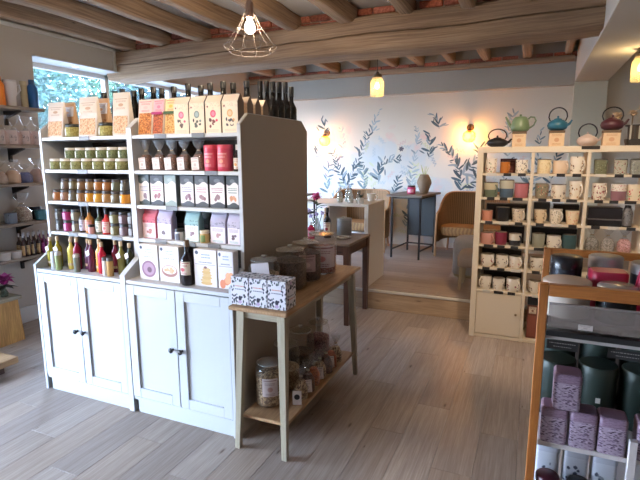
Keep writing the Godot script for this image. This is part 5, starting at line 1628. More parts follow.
func stock_rear():
	var g = glossy(C(22, 20, 20))
	var cap = M(C(24, 24, 26), 0.35)
	for i in 14:
		bottle("dark_bottle", "dark bottle with black cap on the far cabinets, %s from the window" % ORD[i], "dark bottles in a row behind", Vector3((-3.04 if i < 8 else -2.99) + 0.093 * i, TOPS[4], -2.84 - 0.02 * (i % 2)), 0.035, 0.352 + 0.008 * (i % 3), g, cap, null, 0.66, 0.12, [0.16, 0.36], 0.52)
	for i in 4:
		for k in 2:
			bottle("dark_wine_bottle", "tall dark wine bottle at the panel end, %s of the %s file" % [ORD[i], ["outer", "inner"][k]], "dark wine bottles at the panel end", Vector3(-1.560 - 0.092 * k, TOPS[4], -2.815 - 0.087 * i), 0.037, 0.335 + 0.010 * ((i + k) % 3), g, cap, null, 0.62, 0.2, [0.16, 0.36], 0.40)

func mug(label, at, r, h, bodym, handle = 1, taper = 1.0, innerm = null, yaw = 0.0):
	var t = thing("mug", label, "mug", at, 0.0, "mugs in the bookcase")
	r *= 1.06
	h *= 1.07
	part(t, "body", lathe([Vector2(0, 0), Vector2(r * 0.86 * taper, 0), Vector2(r * 0.95 * taper, h * 0.04), Vector2(r * (1.0 + taper) / 2, h * 0.5), Vector2(r, h), Vector2(r * 0.94, h)], 22), bodym)
	part(t, "inside", lathe([Vector2(r * 0.94, h), Vector2(r * 0.9 * taper, h * 0.1), Vector2(0, h * 0.08)], 22), innerm if innerm else M(C(226, 214, 196), 0.35))
	if handle != 0:
		var a = yaw if handle > 0 else PI - yaw
		var hd = part(t, "handle", tube(arc(Vector3(r * 0.95, h * 0.52, 0), r * 0.46, h * 0.32, -1.45, 1.45, 10), 0.0065, 7), innerm if innerm else bodym)
		hd.rotation.y = -a
	return t

func stock_mugs():
	var rows = [1.488, 1.28, 1.07, 0.86, 0.655, 0.445]
	var Z = -4.53
	var cream = C(238, 230, 218)
	var fl = func(k, base, cols): return PM("mug" + k, "mugflower", base, cols, 0.3)
	var sp = func(k, base, cols): return PM("mug" + k, "mugspot", base, cols, 0.3)
	var rose = [C(196, 110, 110), C(214, 160, 150), C(130, 140, 100)]
	var greyf = [C(150, 140, 136), C(176, 160, 150), C(120, 116, 116)]
	var red = [C(150, 40, 46), C(110, 40, 44), C(186, 90, 84)]
	var brn = [C(96, 66, 46), C(140, 96, 60), C(60, 48, 40)]
	var T = [   # x, row, radius, height, material, handle, taper, label
		[-0.343, 0, 0.045, 0.118, fl.call("a", cream, rose), 1, 1.0, "cream mug with dense rose print in the top row beside the bookcase end"],
		[-0.228, 0, 0.037, 0.092, M(C(186, 112, 46), 0.3), 1, 1.0, "orange brown mug in front of a dark red box"],
		[-0.095, 0, 0.046, 0.108, fl.call("b", cream, greyf), 1, 1.0, "cream mug with grey sprigs in the top row next to the orange brown one"],
		[-0.333, 1, 0.054, 0.118, null, 1, 1.0, "two tone mug, cream above and sage below"],
		[-0.203, 1, 0.055, 0.140, null, 0, 1.0, "tall mug glazed cream over slate blue"],
		[-0.083, 1, 0.055, 0.118, M(C(184, 112, 118), 0.4), 0, 1.0, "dusty pink mug with dark rim"],
		[-0.352, 2, 0.043, 0.085, M(C(208, 142, 120), 0.4), 0, 1.0, "small salmon pink cup in the third row"],
		[-0.224, 2, 0.056, 0.115, M(C(34, 34, 38), 0.3), 0, 0.95, "large black mug in the third row"],
		[-0.098, 2, 0.051, 0.108, fl.call("c", C(226, 210, 190), greyf), 1, 0.8, "tapered speckled cream mug beside the black mug"],
		[-0.340, 3, 0.054, 0.095, M(C(206, 150, 138), 0.4), 1, 1.0, "pale pink mug in the fourth row"],
		[-0.226, 3, 0.048, 0.105, M(C(132, 44, 66), 0.35), 0, 1.0, "burgundy mug in the fourth row"],
		[-0.108, 3, 0.048, 0.098, null, 1, 1.0, "white mug with a black band in the fourth row"],
		[-0.330, 4, 0.055, 0.105, sp.call("d", cream, red), 1, 1.0, "white mug with red script in the fifth row, outermost"],
		[-0.206, 4, 0.050, 0.105, sp.call("e", cream, greyf), 1, 1.0, "white mug with faint grey motif in the fifth row"],
		[-0.094, 4, 0.050, 0.102, sp.call("f", cream, [C(190, 120, 110), C(200, 160, 140)]), 1, 1.0, "white mug with rosy oval motif in the fifth row"],
		[-0.333, 5, 0.048, 0.112, sp.call("g", cream, [C(180, 160, 150), C(150, 120, 110)]), -1, 1.0, "white mug with its handle turned outwards above the cupboard door"],
		[-0.222, 5, 0.049, 0.100, sp.call("h", cream, [C(110, 110, 116), C(160, 150, 150)]), 0, 1.0, "white mug with grey lettering in the row above the cupboard door"],
		[-0.100, 5, 0.054, 0.110, sp.call("i", cream, [C(140, 50, 80), C(120, 100, 100)]), 1, 1.0, "white mug with a small plum motif above the cupboard door"],
		[0.080, 0, 0.050, 0.112, fl.call("j", C(238, 222, 186), [C(230, 210, 160), C(220, 196, 150)]), 1, 1.0, "butter yellow mug with dark rim in the middle column"],
		[0.203, 0, 0.053, 0.102, M(C(232, 208, 184), 0.35), 1, 1.0, "plain peach cream mug in the middle column"],
		[0.326, 0, 0.050, 0.132, sp.call("k", cream, brn), 1, 1.0, "tall cream mug with a small black drawing"],
		[0.077, 1, 0.050, 0.118, fl.call("l", C(150, 140, 120), [C(90, 110, 90), C(220, 200, 170), C(190, 100, 90)]), 0, 1.0, "mug densely printed with flowers in the middle column"],
		[0.204, 1, 0.052, 0.112, sp.call("m", cream, [C(170, 120, 110), C(90, 84, 80)]), -1, 1.0, "round cream mug with a bird drawing and dark rim"],
		[0.328, 1, 0.046, 0.142, sp.call("n", cream, [C(150, 96, 50), C(186, 130, 70), C(90, 60, 40)]), 1, 0.8, "tall mug with a fox brown picture"],
		[0.077, 2, 0.046, 0.108, sp.call("o", C(228, 206, 176), brn), 1, 0.85, "cream mug with dark bees in the third row of the middle column"],
		[0.198, 2, 0.047, 0.115, fl.call("p", cream, [C(190, 176, 150), C(130, 124, 110)]), 1, 0.8, "cream mug with leaf print and a large handle"],
		[0.325, 2, 0.052, 0.108, fl.call("q", C(240, 220, 190), [C(214, 120, 110), C(236, 190, 150)]), 0, 0.8, "rounded cream mug with blush spots"],
		[0.078, 3, 0.049, 0.110, M(C(156, 156, 140), 0.35), 0, 1.0, "sage grey mug in the fourth row of the middle column"],
		[0.198, 3, 0.052, 0.100, sp.call("r", cream, [C(130, 110, 130), C(170, 150, 150)]), 1, 1.0, "white mug with a mauve patch behind the honey wood stand"],
		[0.318, 3, 0.052, 0.112, M(C(64, 92, 96), 0.35), 0, 1.0, "teal mug behind the honey wood stand"],
		[0.078, 4, 0.052, 0.105, sp.call("s", cream, brn), 1, 1.0, "white mug with a brown drawing in the fifth row of the middle column"],
		[0.20, 4, 0.05, 0.10, sp.call("e", cream, greyf), 1, 1.0, "white mug with faint grey motif hidden by the stand, fifth row"],
		[0.080, 5, 0.052, 0.105, sp.call("k", cream, brn), 1, 1.0, "white mug with a dark drawing in the lowest mug row"],
		[0.500, 1, 0.049, 0.128, fl.call("t", cream, red), 1, 1.0, "white mug scattered with dark red flowers"],
		[0.640, 1, 0.052, 0.122, null, 0, 1.0, "mauve mug with a floral upper band"],
		[0.748, 1, 0.046, 0.122, sp.call("v", C(234, 220, 196), [C(196, 70, 80), C(120, 140, 90), C(220, 150, 140)]), 0, 1.0, "cream mug with a pink rose bunch"]]
	for q in T:
		var y = rows[q[1]]
		var rr = q[2] * 1.06
		var hh = q[3] * 1.07
		var m = q[4]
		var t
		var lb = q[7]
		if m != null:
			t = mug(lb, Vector3(q[0], y, Z), q[2], q[3], m, q[5], q[6], null, 0.8)
			if lb.contains("dark rim") or lb.contains("dusty"):
				part(t, "rim", lathe([Vector2(rr * 0.96, hh * 0.975), Vector2(rr * 1.015, hh * 0.975), Vector2(rr * 1.015, hh * 1.01), Vector2(rr * 0.95, hh * 1.01)], 22), M(C(60, 46, 40), 0.4))
		else:
			var two = [C(206, 196, 168), C(110, 122, 104)]
			if lb.contains("slate"): two = [C(198, 194, 176), C(84, 104, 124)]
			if lb.contains("black band"): two = [C(228, 220, 206), C(40, 40, 46)]
			if lb.contains("mauve"): two = [C(0, 0, 0), C(150, 110, 120)]
			t = mug(lb, Vector3(q[0], y, Z), q[2], q[3], M(two[1], 0.35), q[5], 1.0, null, 0.8)
			var band = [0.52, 1.0] if not lb.contains("black band") else [0.45, 1.0]
			if lb.contains("mauve"): band = [0.58, 1.0]
			part(t, "glaze_band", lathe([Vector2(rr * 1.0, hh * band[0]), Vector2(rr * 1.02, hh * (band[0] + 0.02)), Vector2(rr * 1.02, hh), Vector2(rr * 0.97, hh * 1.003)], 22), fl.call("u", cream, rose) if lb.contains("mauve") else M(two[0], 0.35))
			if lb.contains("two tone") or lb.contains("slate"):
				part(t, "rim", lathe([Vector2(rr * 0.96, hh * 0.985), Vector2(rr * 1.03, hh * 0.985), Vector2(rr * 1.03, hh * 1.015), Vector2(rr * 0.95, hh * 1.015)], 22), M(C(58, 50, 44), 0.4))
	# boxes behind mugs
	carton("gift_box", "dark red box standing behind the orange brown mug", "", Vector3(-0.205, rows[0], -4.66), 0.135, 0.125, 0.08, M(C(86, 34, 32), 0.5), PM("lab_rbox", "label", C(86, 34, 32), [C(150, 90, 70), C(120, 60, 50)]))
	carton("gift_box", "black box behind the mugs in the row above the cupboard door", "", Vector3(-0.2, rows[5], -4.70), 0.33, 0.165, 0.1, M(C(34, 32, 34), 0.5), M(C(40, 38, 40), 0.5))
	carton("gift_box", "dark box behind the mugs of the third row, end column", "", Vector3(-0.2, rows[2], -4.70), 0.34, 0.14, 0.1, M(C(60, 52, 52), 0.5), M(C(70, 62, 60), 0.5))
	carton("gift_box", "dark box behind the pink and burgundy mugs", "", Vector3(-0.14, rows[3], -4.70), 0.20, 0.15, 0.1, M(C(38, 36, 38), 0.5), M(C(44, 42, 44), 0.5))
	carton("gift_box", "dark box behind the white mugs of the fifth row", "", Vector3(-0.22, rows[4], -4.70), 0.34, 0.14, 0.1, M(C(50, 46, 46), 0.5), M(C(56, 52, 52), 0.5))
	carton("gift_box", "grey box behind the bee mug", "", Vector3(0.09, rows[2], -4.70), 0.13, 0.16, 0.1, M(C(96, 102, 112), 0.5), M(C(104, 110, 120), 0.5))
	carton("gift_box", "black box behind the leaf print mug", "", Vector3(0.28, rows[2], -4.70), 0.2, 0.15, 0.1, M(C(36, 34, 36), 0.5), M(C(42, 40, 42), 0.5))
	carton("gift_box", "black box behind the sage and teal mugs", "", Vector3(0.2, rows[3], -4.70), 0.36, 0.15, 0.1, M(C(32, 32, 34), 0.5), M(C(38, 38, 40), 0.5))
	carton("gift_box", "dark slate box over the bottle carton beside the cupboard door", "", Vector3(0.19, rows[5] - 0.105, -4.60), 0.32, 0.075, 0.2, M(C(44, 50, 54), 0.5), M(C(40, 46, 50), 0.5))
	var bc = thing("bottle_carton", "tall brown red bottle carton with a clear front beside the cupboard door", "carton", Vector3(0.075, 0.032, -4.545))
	part(bc, "box", bx(0.085, 0.305, 0.085, 0.002), M(C(110, 62, 48), 0.5), Vector3(0, 0.1525, 0))
	part(bc, "top_label", plate(0.06, 0.06), PM("lab_carton", "label", C(216, 200, 180), [C(60, 40, 36), C(120, 70, 56)]), Vector3(0, 0.26, 0.0428))
	part(bc, "front_print", plate(0.07, 0.19), M(C(132, 74, 58), 0.3), Vector3(0, 0.115, 0.0428))
	var bc2 = thing("bottle_carton", "second bottle carton, plain tan, beside the brown red one", "carton", Vector3(0.20, 0.032, -4.545))
	part(bc2, "box", bx(0.1, 0.30, 0.085, 0.002), M(C(150, 116, 86), 0.5), Vector3(0, 0.15, 0))
	part(bc2, "front_print", plate(0.08, 0.22), M(C(176, 140, 108), 0.4), Vector3(0, 0.15, 0.0428))
	# third column: glass tins, dark tray, tall grey flask, sweets in film
	for q in [[0.495, "green grey decorated glass at the column upright", C(120, 122, 96), [C(150, 150, 124), C(96, 100, 80)]], [0.633, "square glass painted with red flowers", C(176, 172, 156), [C(150, 40, 56), C(110, 50, 60), C(120, 134, 110)]], [0.745, "clear grey decorated glass in the top row", C(140, 140, 130), [C(170, 170, 160), C(110, 112, 108)]]]:
		var t = thing("decorated_glass", q[1], "glass", Vector3(q[0], rows[0], -4.52))
		part(t, "body", loft([[0, 0.086, 0.086, 0.02], [0.112, 0.094, 0.094, 0.022]], 3), PM("dg%d" % int(q[0] * 1000), "mugflower", q[2], q[3], 0.15))
		part(t, "lid", loft([[0.112, 0.09, 0.09, 0.02], [0.12, 0.09, 0.09, 0.02], [0.123, 0.08, 0.08, 0.02]], 3), M(C(60, 58, 52), 0.3))
	var tr = thing("black_tray_box", "wide glossy black box with silver band in the third row", "box", Vector3(0.555, rows[2], -4.56))
	part(tr, "base", bx(0.24, 0.05, 0.16, 0.003), M(C(30, 28, 30), 0.2), Vector3(0, 0.025, 0))
	part(tr, "band", bx(0.242, 0.012, 0.162, 0.001), M(C(120, 112, 110), 0.3, 0.5), Vector3(0, 0.056, 0))
	part(tr, "lid", bx(0.24, 0.09, 0.16, 0.003), M(C(36, 32, 34), 0.2), Vector3(0, 0.107, 0))
	var fk = thing("patterned_flask", "grey patterned flask with dark foot beside the black box", "flask", Vector3(0.715, rows[2], -4.52))
	part(fk, "body", lathe([Vector2(0, 0.012), Vector2(0.036, 0.012), Vector2(0.04, 0.03), Vector2(0.04, 0.115), Vector2(0.03, 0.135), Vector2(0.028, 0.15), Vector2(0, 0.15)], 18), fl.call("w", C(120, 118, 120), [C(170, 168, 170), C(70, 70, 76)]))
	part(fk, "foot", lathe([Vector2(0, 0), Vector2(0.034, 0), Vector2(0.038, 0.012), Vector2(0, 0.012)], 18), M(C(40, 38, 40), 0.4))
	part(fk, "stopper", lathe([Vector2(0, 0.15), Vector2(0.024, 0.15), Vector2(0.022, 0.172), Vector2(0, 0.175)], 14), M(C(60, 58, 60), 0.4))
	for q in [[0.485, "grey", C(96, 90, 84)], [0.60, "silvery", C(130, 120, 116)], [0.715, "pink", C(196, 120, 124)]]:
		cello_bag("wrapped_gift", "gift wrapped in gathered clear film with %s filling" % q[1], "film wrapped gifts in the bookcase", Vector3(q[0], rows[3], -4.54), 0.10, 0.09, 0.19, 0.55, crumbs("gift" + q[1], q[2], [q[2].lightened(0.3), q[2].darkened(0.3), q[2].lightened(0.5)]), null)
	# on top: teapots on boxes
	var TY = 1.714
	teapot("black iron teapot with hoop handle on the bookcase top", Vector3(-0.305, TY, -4.56), 0.088, 0.075, M(C(26, 24, 26), 0.6), 1, M(C(28, 26, 28), 0.6), true, 1.0)
	for q in [[-0.128, "printed paper box under the green teapot", 0.108, 0.128], [0.160, "printed paper box under the blue teapot", 0.115, 0.128], [0.553, "printed paper box under the maroon teapot", 0.12, 0.122]]:
		var b = carton("paper_box", q[1], "", Vector3(q[0], TY, -4.56), q[2], q[3], 0.11, M(C(206, 176, 142), 0.6), PM("lab_pb", "label", C(214, 186, 152), [C(176, 130, 96), C(196, 150, 116)]))
		part(b, "lid", bx(q[2] + 0.004, 0.022, 0.114, 0.001), M(C(96, 76, 56), 0.6), Vector3(0, q[3] - 0.011, 0))
	teapot("sage green teapot with loop handle standing on a paper box", Vector3(-0.128, TY + 0.128, -4.56), 0.076, 0.125, M(C(110, 130, 98), 0.4), -1, M(C(104, 122, 94), 0.4), false, 1.0)
	teapot("teal blue iron teapot with black hoop handle on a paper box", Vector3(0.160, TY + 0.128, -4.56), 0.080, 0.092, M(C(42, 98, 122), 0.45), 1, M(C(28, 26, 28), 0.5), true, 1.0)
	teapot("pale pink iron teapot with black hoop handle on the bookcase top", Vector3(0.385, TY, -4.53), 0.078, 0.085, M(C(198, 176, 164), 0.45), 1, M(C(28, 26, 28), 0.5), true, 1.05)
	teapot("maroon iron teapot with black hoop handle raised on a paper box", Vector3(0.553, TY + 0.122, -4.56), 0.084, 0.092, M(C(74, 34, 42), 0.45), 1, M(C(30, 26, 28), 0.5), true, 0.9)
	var bk = thing("dark_basket", "dark slatted basket holding cream paper roses on the bookcase top", "basket", Vector3(0.765, TY, -4.58))
	part(bk, "bowl", loft([[0.0, 0.20, 0.16, 0.03], [0.05, 0.22, 0.18, 0.03]], 4), M(C(48, 46, 44), 0.6))
	for i in 7:
		part(bk, "slat", bx(0.012, 0.11, 0.006, 0.001), M(C(60, 56, 52), 0.5) if i % 2 else M(C(170, 164, 150), 0.5), Vector3(-0.09 + 0.03 * i, 0.10, 0.085))
	part(bk, "rim", tube(arc(Vector3(0, 0.155, 0), 0.115, 0.09, 0, TAU, 24, 2), 0.006, 6), M(C(50, 46, 44), 0.5))
	part(bk, "lining", loft([[0.05, 0.18, 0.14, 0.03], [0.16, 0.19, 0.15, 0.03]], 4), M(C(70, 60, 52), 0.8))
	var ri = -1
	for q in [[0.695, 0.25, -4.60, 0.036], [0.765, 0.225, -4.53, 0.038], [0.835, 0.245, -4.60, 0.036], [0.60, 0.24, -4.73, 0.045], [0.765, 0.285, -4.66, 0.036]]:
		ri += 1
		var r = thing("paper_rose", "cream paper rose %s" % ["at the teapot end of the basket", "at the front of the basket", "at the far end of the basket", "standing behind the maroon teapot", "highest in the middle of the basket"][ri], "flower", Vector3(q[0], TY, q[2]), 0.0, "cream paper roses")
		part(r, "stem", tube([Vector3(0, 0.165 if q[0] > 0.6 else 0.0, 0.0), Vector3(0, q[1] - 0.01, 0)], 0.005, 5), M(C(110, 96, 70), 0.7))
		bloom(r, Vector3(0, q[1], 0), q[3], C(214, 184, 146), 16)

func teapot(label, at, r, h, m, spout, hm, hoop, hh):
	var t = thing("teapot", label, "teapot", at)
	if hoop:
		part(t, "body", lathe([Vector2(0, 0), Vector2(r * 0.55, 0), Vector2(r * 0.88, h * 0.18), Vector2(r, h * 0.45), Vector2(r * 0.9, h * 0.72), Vector2(r * 0.6, h * 0.92), Vector2(r * 0.42, h * 0.96), Vector2(0, h * 0.96)], 28), m)
		var l = part(t, "lid", lathe([Vector2(0, h * 0.95), Vector2(r * 0.42, h * 0.95), Vector2(r * 0.36, h * 1.04), Vector2(r * 0.12, h * 1.10), Vector2(0, h * 1.10)], 20), m)
		part(l, "lid_knob", lathe([Vector2(0, h * 1.09), Vector2(r * 0.07, h * 1.09), Vector2(r * 0.11, h * 1.22), Vector2(r * 0.06, h * 1.3), Vector2(0, h * 1.31)], 12), m)
		part(t, "spout", tube([Vector3(spout * r * 0.78, h * 0.42, 0), Vector3(spout * r * 1.1, h * 0.58, 0), Vector3(spout * r * 1.32, h * 0.92, 0)], r * 0.17, 10, r * 0.08), m)
		part(t, "handle", tube([Vector3(-r * 0.72, h * 0.86, 0), Vector3(-r * 0.86, h * 1.2, 0)] + arc(Vector3(0, h * 1.3, 0), r * 0.84, h * 0.72 * hh, PI * 0.92, PI * 0.08, 14) + [Vector3(r * 0.86, h * 1.2, 0), Vector3(r * 0.72, h * 0.86, 0)], 0.0055, 7), hm)
	else:
		part(t, "body", lathe([Vector2(0, 0), Vector2(r * 0.8, 0), Vector2(r * 0.98, h * 0.12), Vector2(r, h * 0.3), Vector2(r * 0.86, h * 0.72), Vector2(r * 0.72, h * 0.86), Vector2(0, h * 0.86)], 28), m)
		var l = part(t, "lid", lathe([Vector2(0, h * 0.86), Vector2(r * 0.74, h * 0.86), Vector2(r * 0.6, h * 0.97), Vector2(0, h * 1.02)], 24), m)
		part(l, "lid_knob", lathe([Vector2(0, h), Vector2(r * 0.1, h), Vector2(r * 0.15, h * 1.1), Vector2(0, h * 1.17)], 12), m)
		part(t, "spout", tube([Vector3(spout * r * 0.85, h * 0.3, 0), Vector3(spout * r * 1.2, h * 0.55, 0), Vector3(spout * r * 1.55, h * 1.0, 0)], r * 0.2, 10, r * 0.1), m)
		part(t, "handle", tube([Vector3(-spout * r * 0.8, h * 0.8, 0), Vector3(-spout * r * 1.05, h * 0.95, 0), Vector3(-spout * r * 1.45, h * 0.92, 0), Vector3(-spout * r * 1.6, h * 0.7, 0), Vector3(-spout * r * 1.4, h * 0.4, 0), Vector3(-spout * r * 0.95, h * 0.2, 0)], 0.007, 8), hm)

func storage_jar(called, label, at, r, h, content, fill, labelm, lab, knob = true):
	var t = thing(called, label, "jar", at)
	var gl = MG(C(190, 196, 192), 0.06, 0.03)
	part(t, "glass", lathe([Vector2(0, 0), Vector2(r * 0.9, 0), Vector2(r, r * 0.1), Vector2(r, h * 0.74), Vector2(r * 0.9, h * 0.82), Vector2(r * 0.78, h * 0.85), Vector2(r * 0.8, h * 0.88)], 26), gl)
	part(t, "content", lathe([Vector2(0, 0.008), Vector2(r * 0.86, 0.008), Vector2(r * 0.95, r * 0.13), Vector2(r * 0.95, h * fill * 0.9), Vector2(r * 0.5, h * fill), Vector2(0, h * fill * 0.98)], 24), content)
	var l = part(t, "lid", lathe([Vector2(0, h * 0.88), Vector2(r * 0.86, h * 0.88), Vector2(r * 0.88, h * 0.905), Vector2(r * 0.5, h * 0.935), Vector2(0, h * 0.94)], 26), MG(C(222, 224, 220), 0.30, 0.05))
	if knob: part(l, "lid_knob", lathe([Vector2(0, h * 0.935), Vector2(r * 0.1, h * 0.935), Vector2(r * 0.18, h * 0.98), Vector2(r * 0.12, h), Vector2(0, h)], 16), MG(C(214, 214, 210), 0.4, 0.04))
	part(t, "seal_ring", lathe([Vector2(r * 0.78, h * 0.868), Vector2(r * 0.84, h * 0.872), Vector2(r * 0.84, h * 0.885), Vector2(r * 0.78, h * 0.885)], 24), M(C(150, 140, 128), 0.6))
	if labelm:
		if lab == "flat": part(t, "label", plate(0.105, 0.075), labelm, Vector3(0.03, h * 0.72, r * 1.02), Vector3(-0.1, 0.15, 0.12))
		elif lab == "round": part(t, "label", wrap_label(r * 1.01, 0.11, 1.1), labelm, Vector3(0, h * 0.25, 0), Vector3(0, 0.55, 0))
		else: part(t, "label", wrap_label(r * 1.01, h * 0.5, 2.2), labelm, Vector3(0, h * 0.16, 0), Vector3(0, 0.3, 0))
	return t

func stock_side_table():
	var dots = PM("dots", "dots", C(226, 222, 226), [C(34, 32, 52), C(50, 44, 66), C(110, 124, 116), C(34, 32, 52)])
	for i in 3:
		carton("floral_tea_box", ["white tea box with navy berries at the cabinet side of the table", "white tea box with navy berries, middle of the three", "white tea box with navy berries at the open side of the table"][i], "tea boxes on the little table", Vector3(-1.418 + 0.1135 * i, ST_Y, -2.205), 0.110, 0.158, 0.115, MT("dotside", print_img("dots", "dots", Color.WHITE, []), 0.55, Color.WHITE, Vector3(9, 6.4, 1), Vector3(0.5, 0.5, 0)), dots)
	var brown = crumbs("tea1", C(72, 56, 48), [C(92, 72, 60), C(50, 38, 32), C(110, 88, 72)])
	var brown2 = crumbs("tea2", C(66, 50, 46), [C(84, 64, 58), C(46, 34, 30), C(120, 84, 80)])
	storage_jar("glass_jar", "big glass jar with silver lid and white card behind the tea boxes", Vector3(-1.395, ST_Y, -2.372), 0.092, 0.24, crumbs("tea3", C(150, 124, 92), [C(176, 150, 116), C(112, 88, 62), C(196, 172, 140)]), 0.6, M(C(214, 204, 204), 0.6), "flat")
	storage_jar("glass_jar", "big glass jar of dark loose tea on the little table", Vector3(-1.335, ST_Y, -2.585), 0.103, 0.27, brown, 0.7, null, "")
	storage_jar("glass_jar", "big glass jar of dark tea with a round pink label", Vector3(-1.33, ST_Y, -2.80), 0.101, 0.28, brown2, 0.72, PM("lab_round", "label", C(190, 160, 156), [C(120, 86, 84), C(216, 190, 184)]), "round")
	storage_jar("glass_jar", "big glass jar with knobbed lid and pink white wrap label", Vector3(-1.315, ST_Y, -3.03), 0.103, 0.305, crumbs("sweet", C(150, 90, 84), [C(176, 116, 108), C(206, 180, 176), C(120, 66, 62)]), 0.62, PM("lab_wrap", "label", C(214, 196, 194), [C(150, 100, 100), C(200, 130, 126)]), "wrap")
	# lower shelf
	storage_jar("glass_jar", "glass jar of mixed nuts on the lower shelf of the little table", Vector3(-1.36, ST_L, -2.345), 0.084, 0.285, crumbs("mixnut", C(150, 116, 78), [C(196, 162, 116), C(110, 78, 48), C(220, 192, 150), C(90, 60, 36)], 0.7), 0.7, PM("lab_nut", "label", C(206, 190, 186), [C(150, 120, 120), C(180, 140, 130)]), "round", false)
	storage_jar("glass_jar", "glass jar of pale tea behind the nut jar on the lower shelf", Vector3(-1.362, ST_L, -2.56), 0.088, 0.33, crumbs("tea3", C(150, 124, 92), []), 0.45, null, "")
	storage_jar("glass_jar", "glass jar of dark pods on the lower shelf", Vector3(-1.362, ST_L, -2.78), 0.088, 0.34, brown, 0.5, null, "")
	storage_jar("glass_jar", "glass jar of dried rose petals at the far end of the lower shelf", Vector3(-1.352, ST_L, -3.04), 0.086, 0.31, crumbs("petal", C(116, 70, 74), [C(146, 92, 96), C(84, 48, 52), C(176, 130, 128)]), 0.6, null, "")
	var nc = [crumbs("mixnut", C(150, 116, 78), [], 0.7), crumbs("choc", C(84, 48, 36), []), crumbs("orange2", C(160, 72, 36), [])]
	for i in 7:
		cello_bag("nut_bag", "small cellophane bag of %s along the lower shelf, %s from the white card" % [["mixed nuts", "chocolate nuts", "spiced nuts"][i % 3], ORD[i]], "nut bags on the lower shelf", Vector3(-1.211 + 0.004 * sin(i * 2.0), ST_L, -2.465 - 0.096 * i), 0.080, 0.074, 0.20, 0.55, nc[i % 3], PM("lab_bag", "label", C(236, 222, 214), [C(170, 140, 130), C(206, 186, 176)]) if i % 2 else null, 0.5)
	var cd = thing("sign_card", "small white card with a black oval standing on the lower shelf edge", "card", Vector3(-1.192, ST_L, -2.372), 0.35)
	part(cd, "card", bx(0.052, 0.088, 0.004, 0.0005), M(C(224, 214, 208), 0.6), Vector3(0, 0.044, 0))
	part(cd, "oval", lathe([Vector2(0, 0), Vector2(0.017, 0), Vector2(0.017, 0.001), Vector2(0, 0.001)], 20), M(C(36, 32, 32), 0.6), Vector3(0, 0.05, 0.002), Vector3(PI / 2, 0, 0))

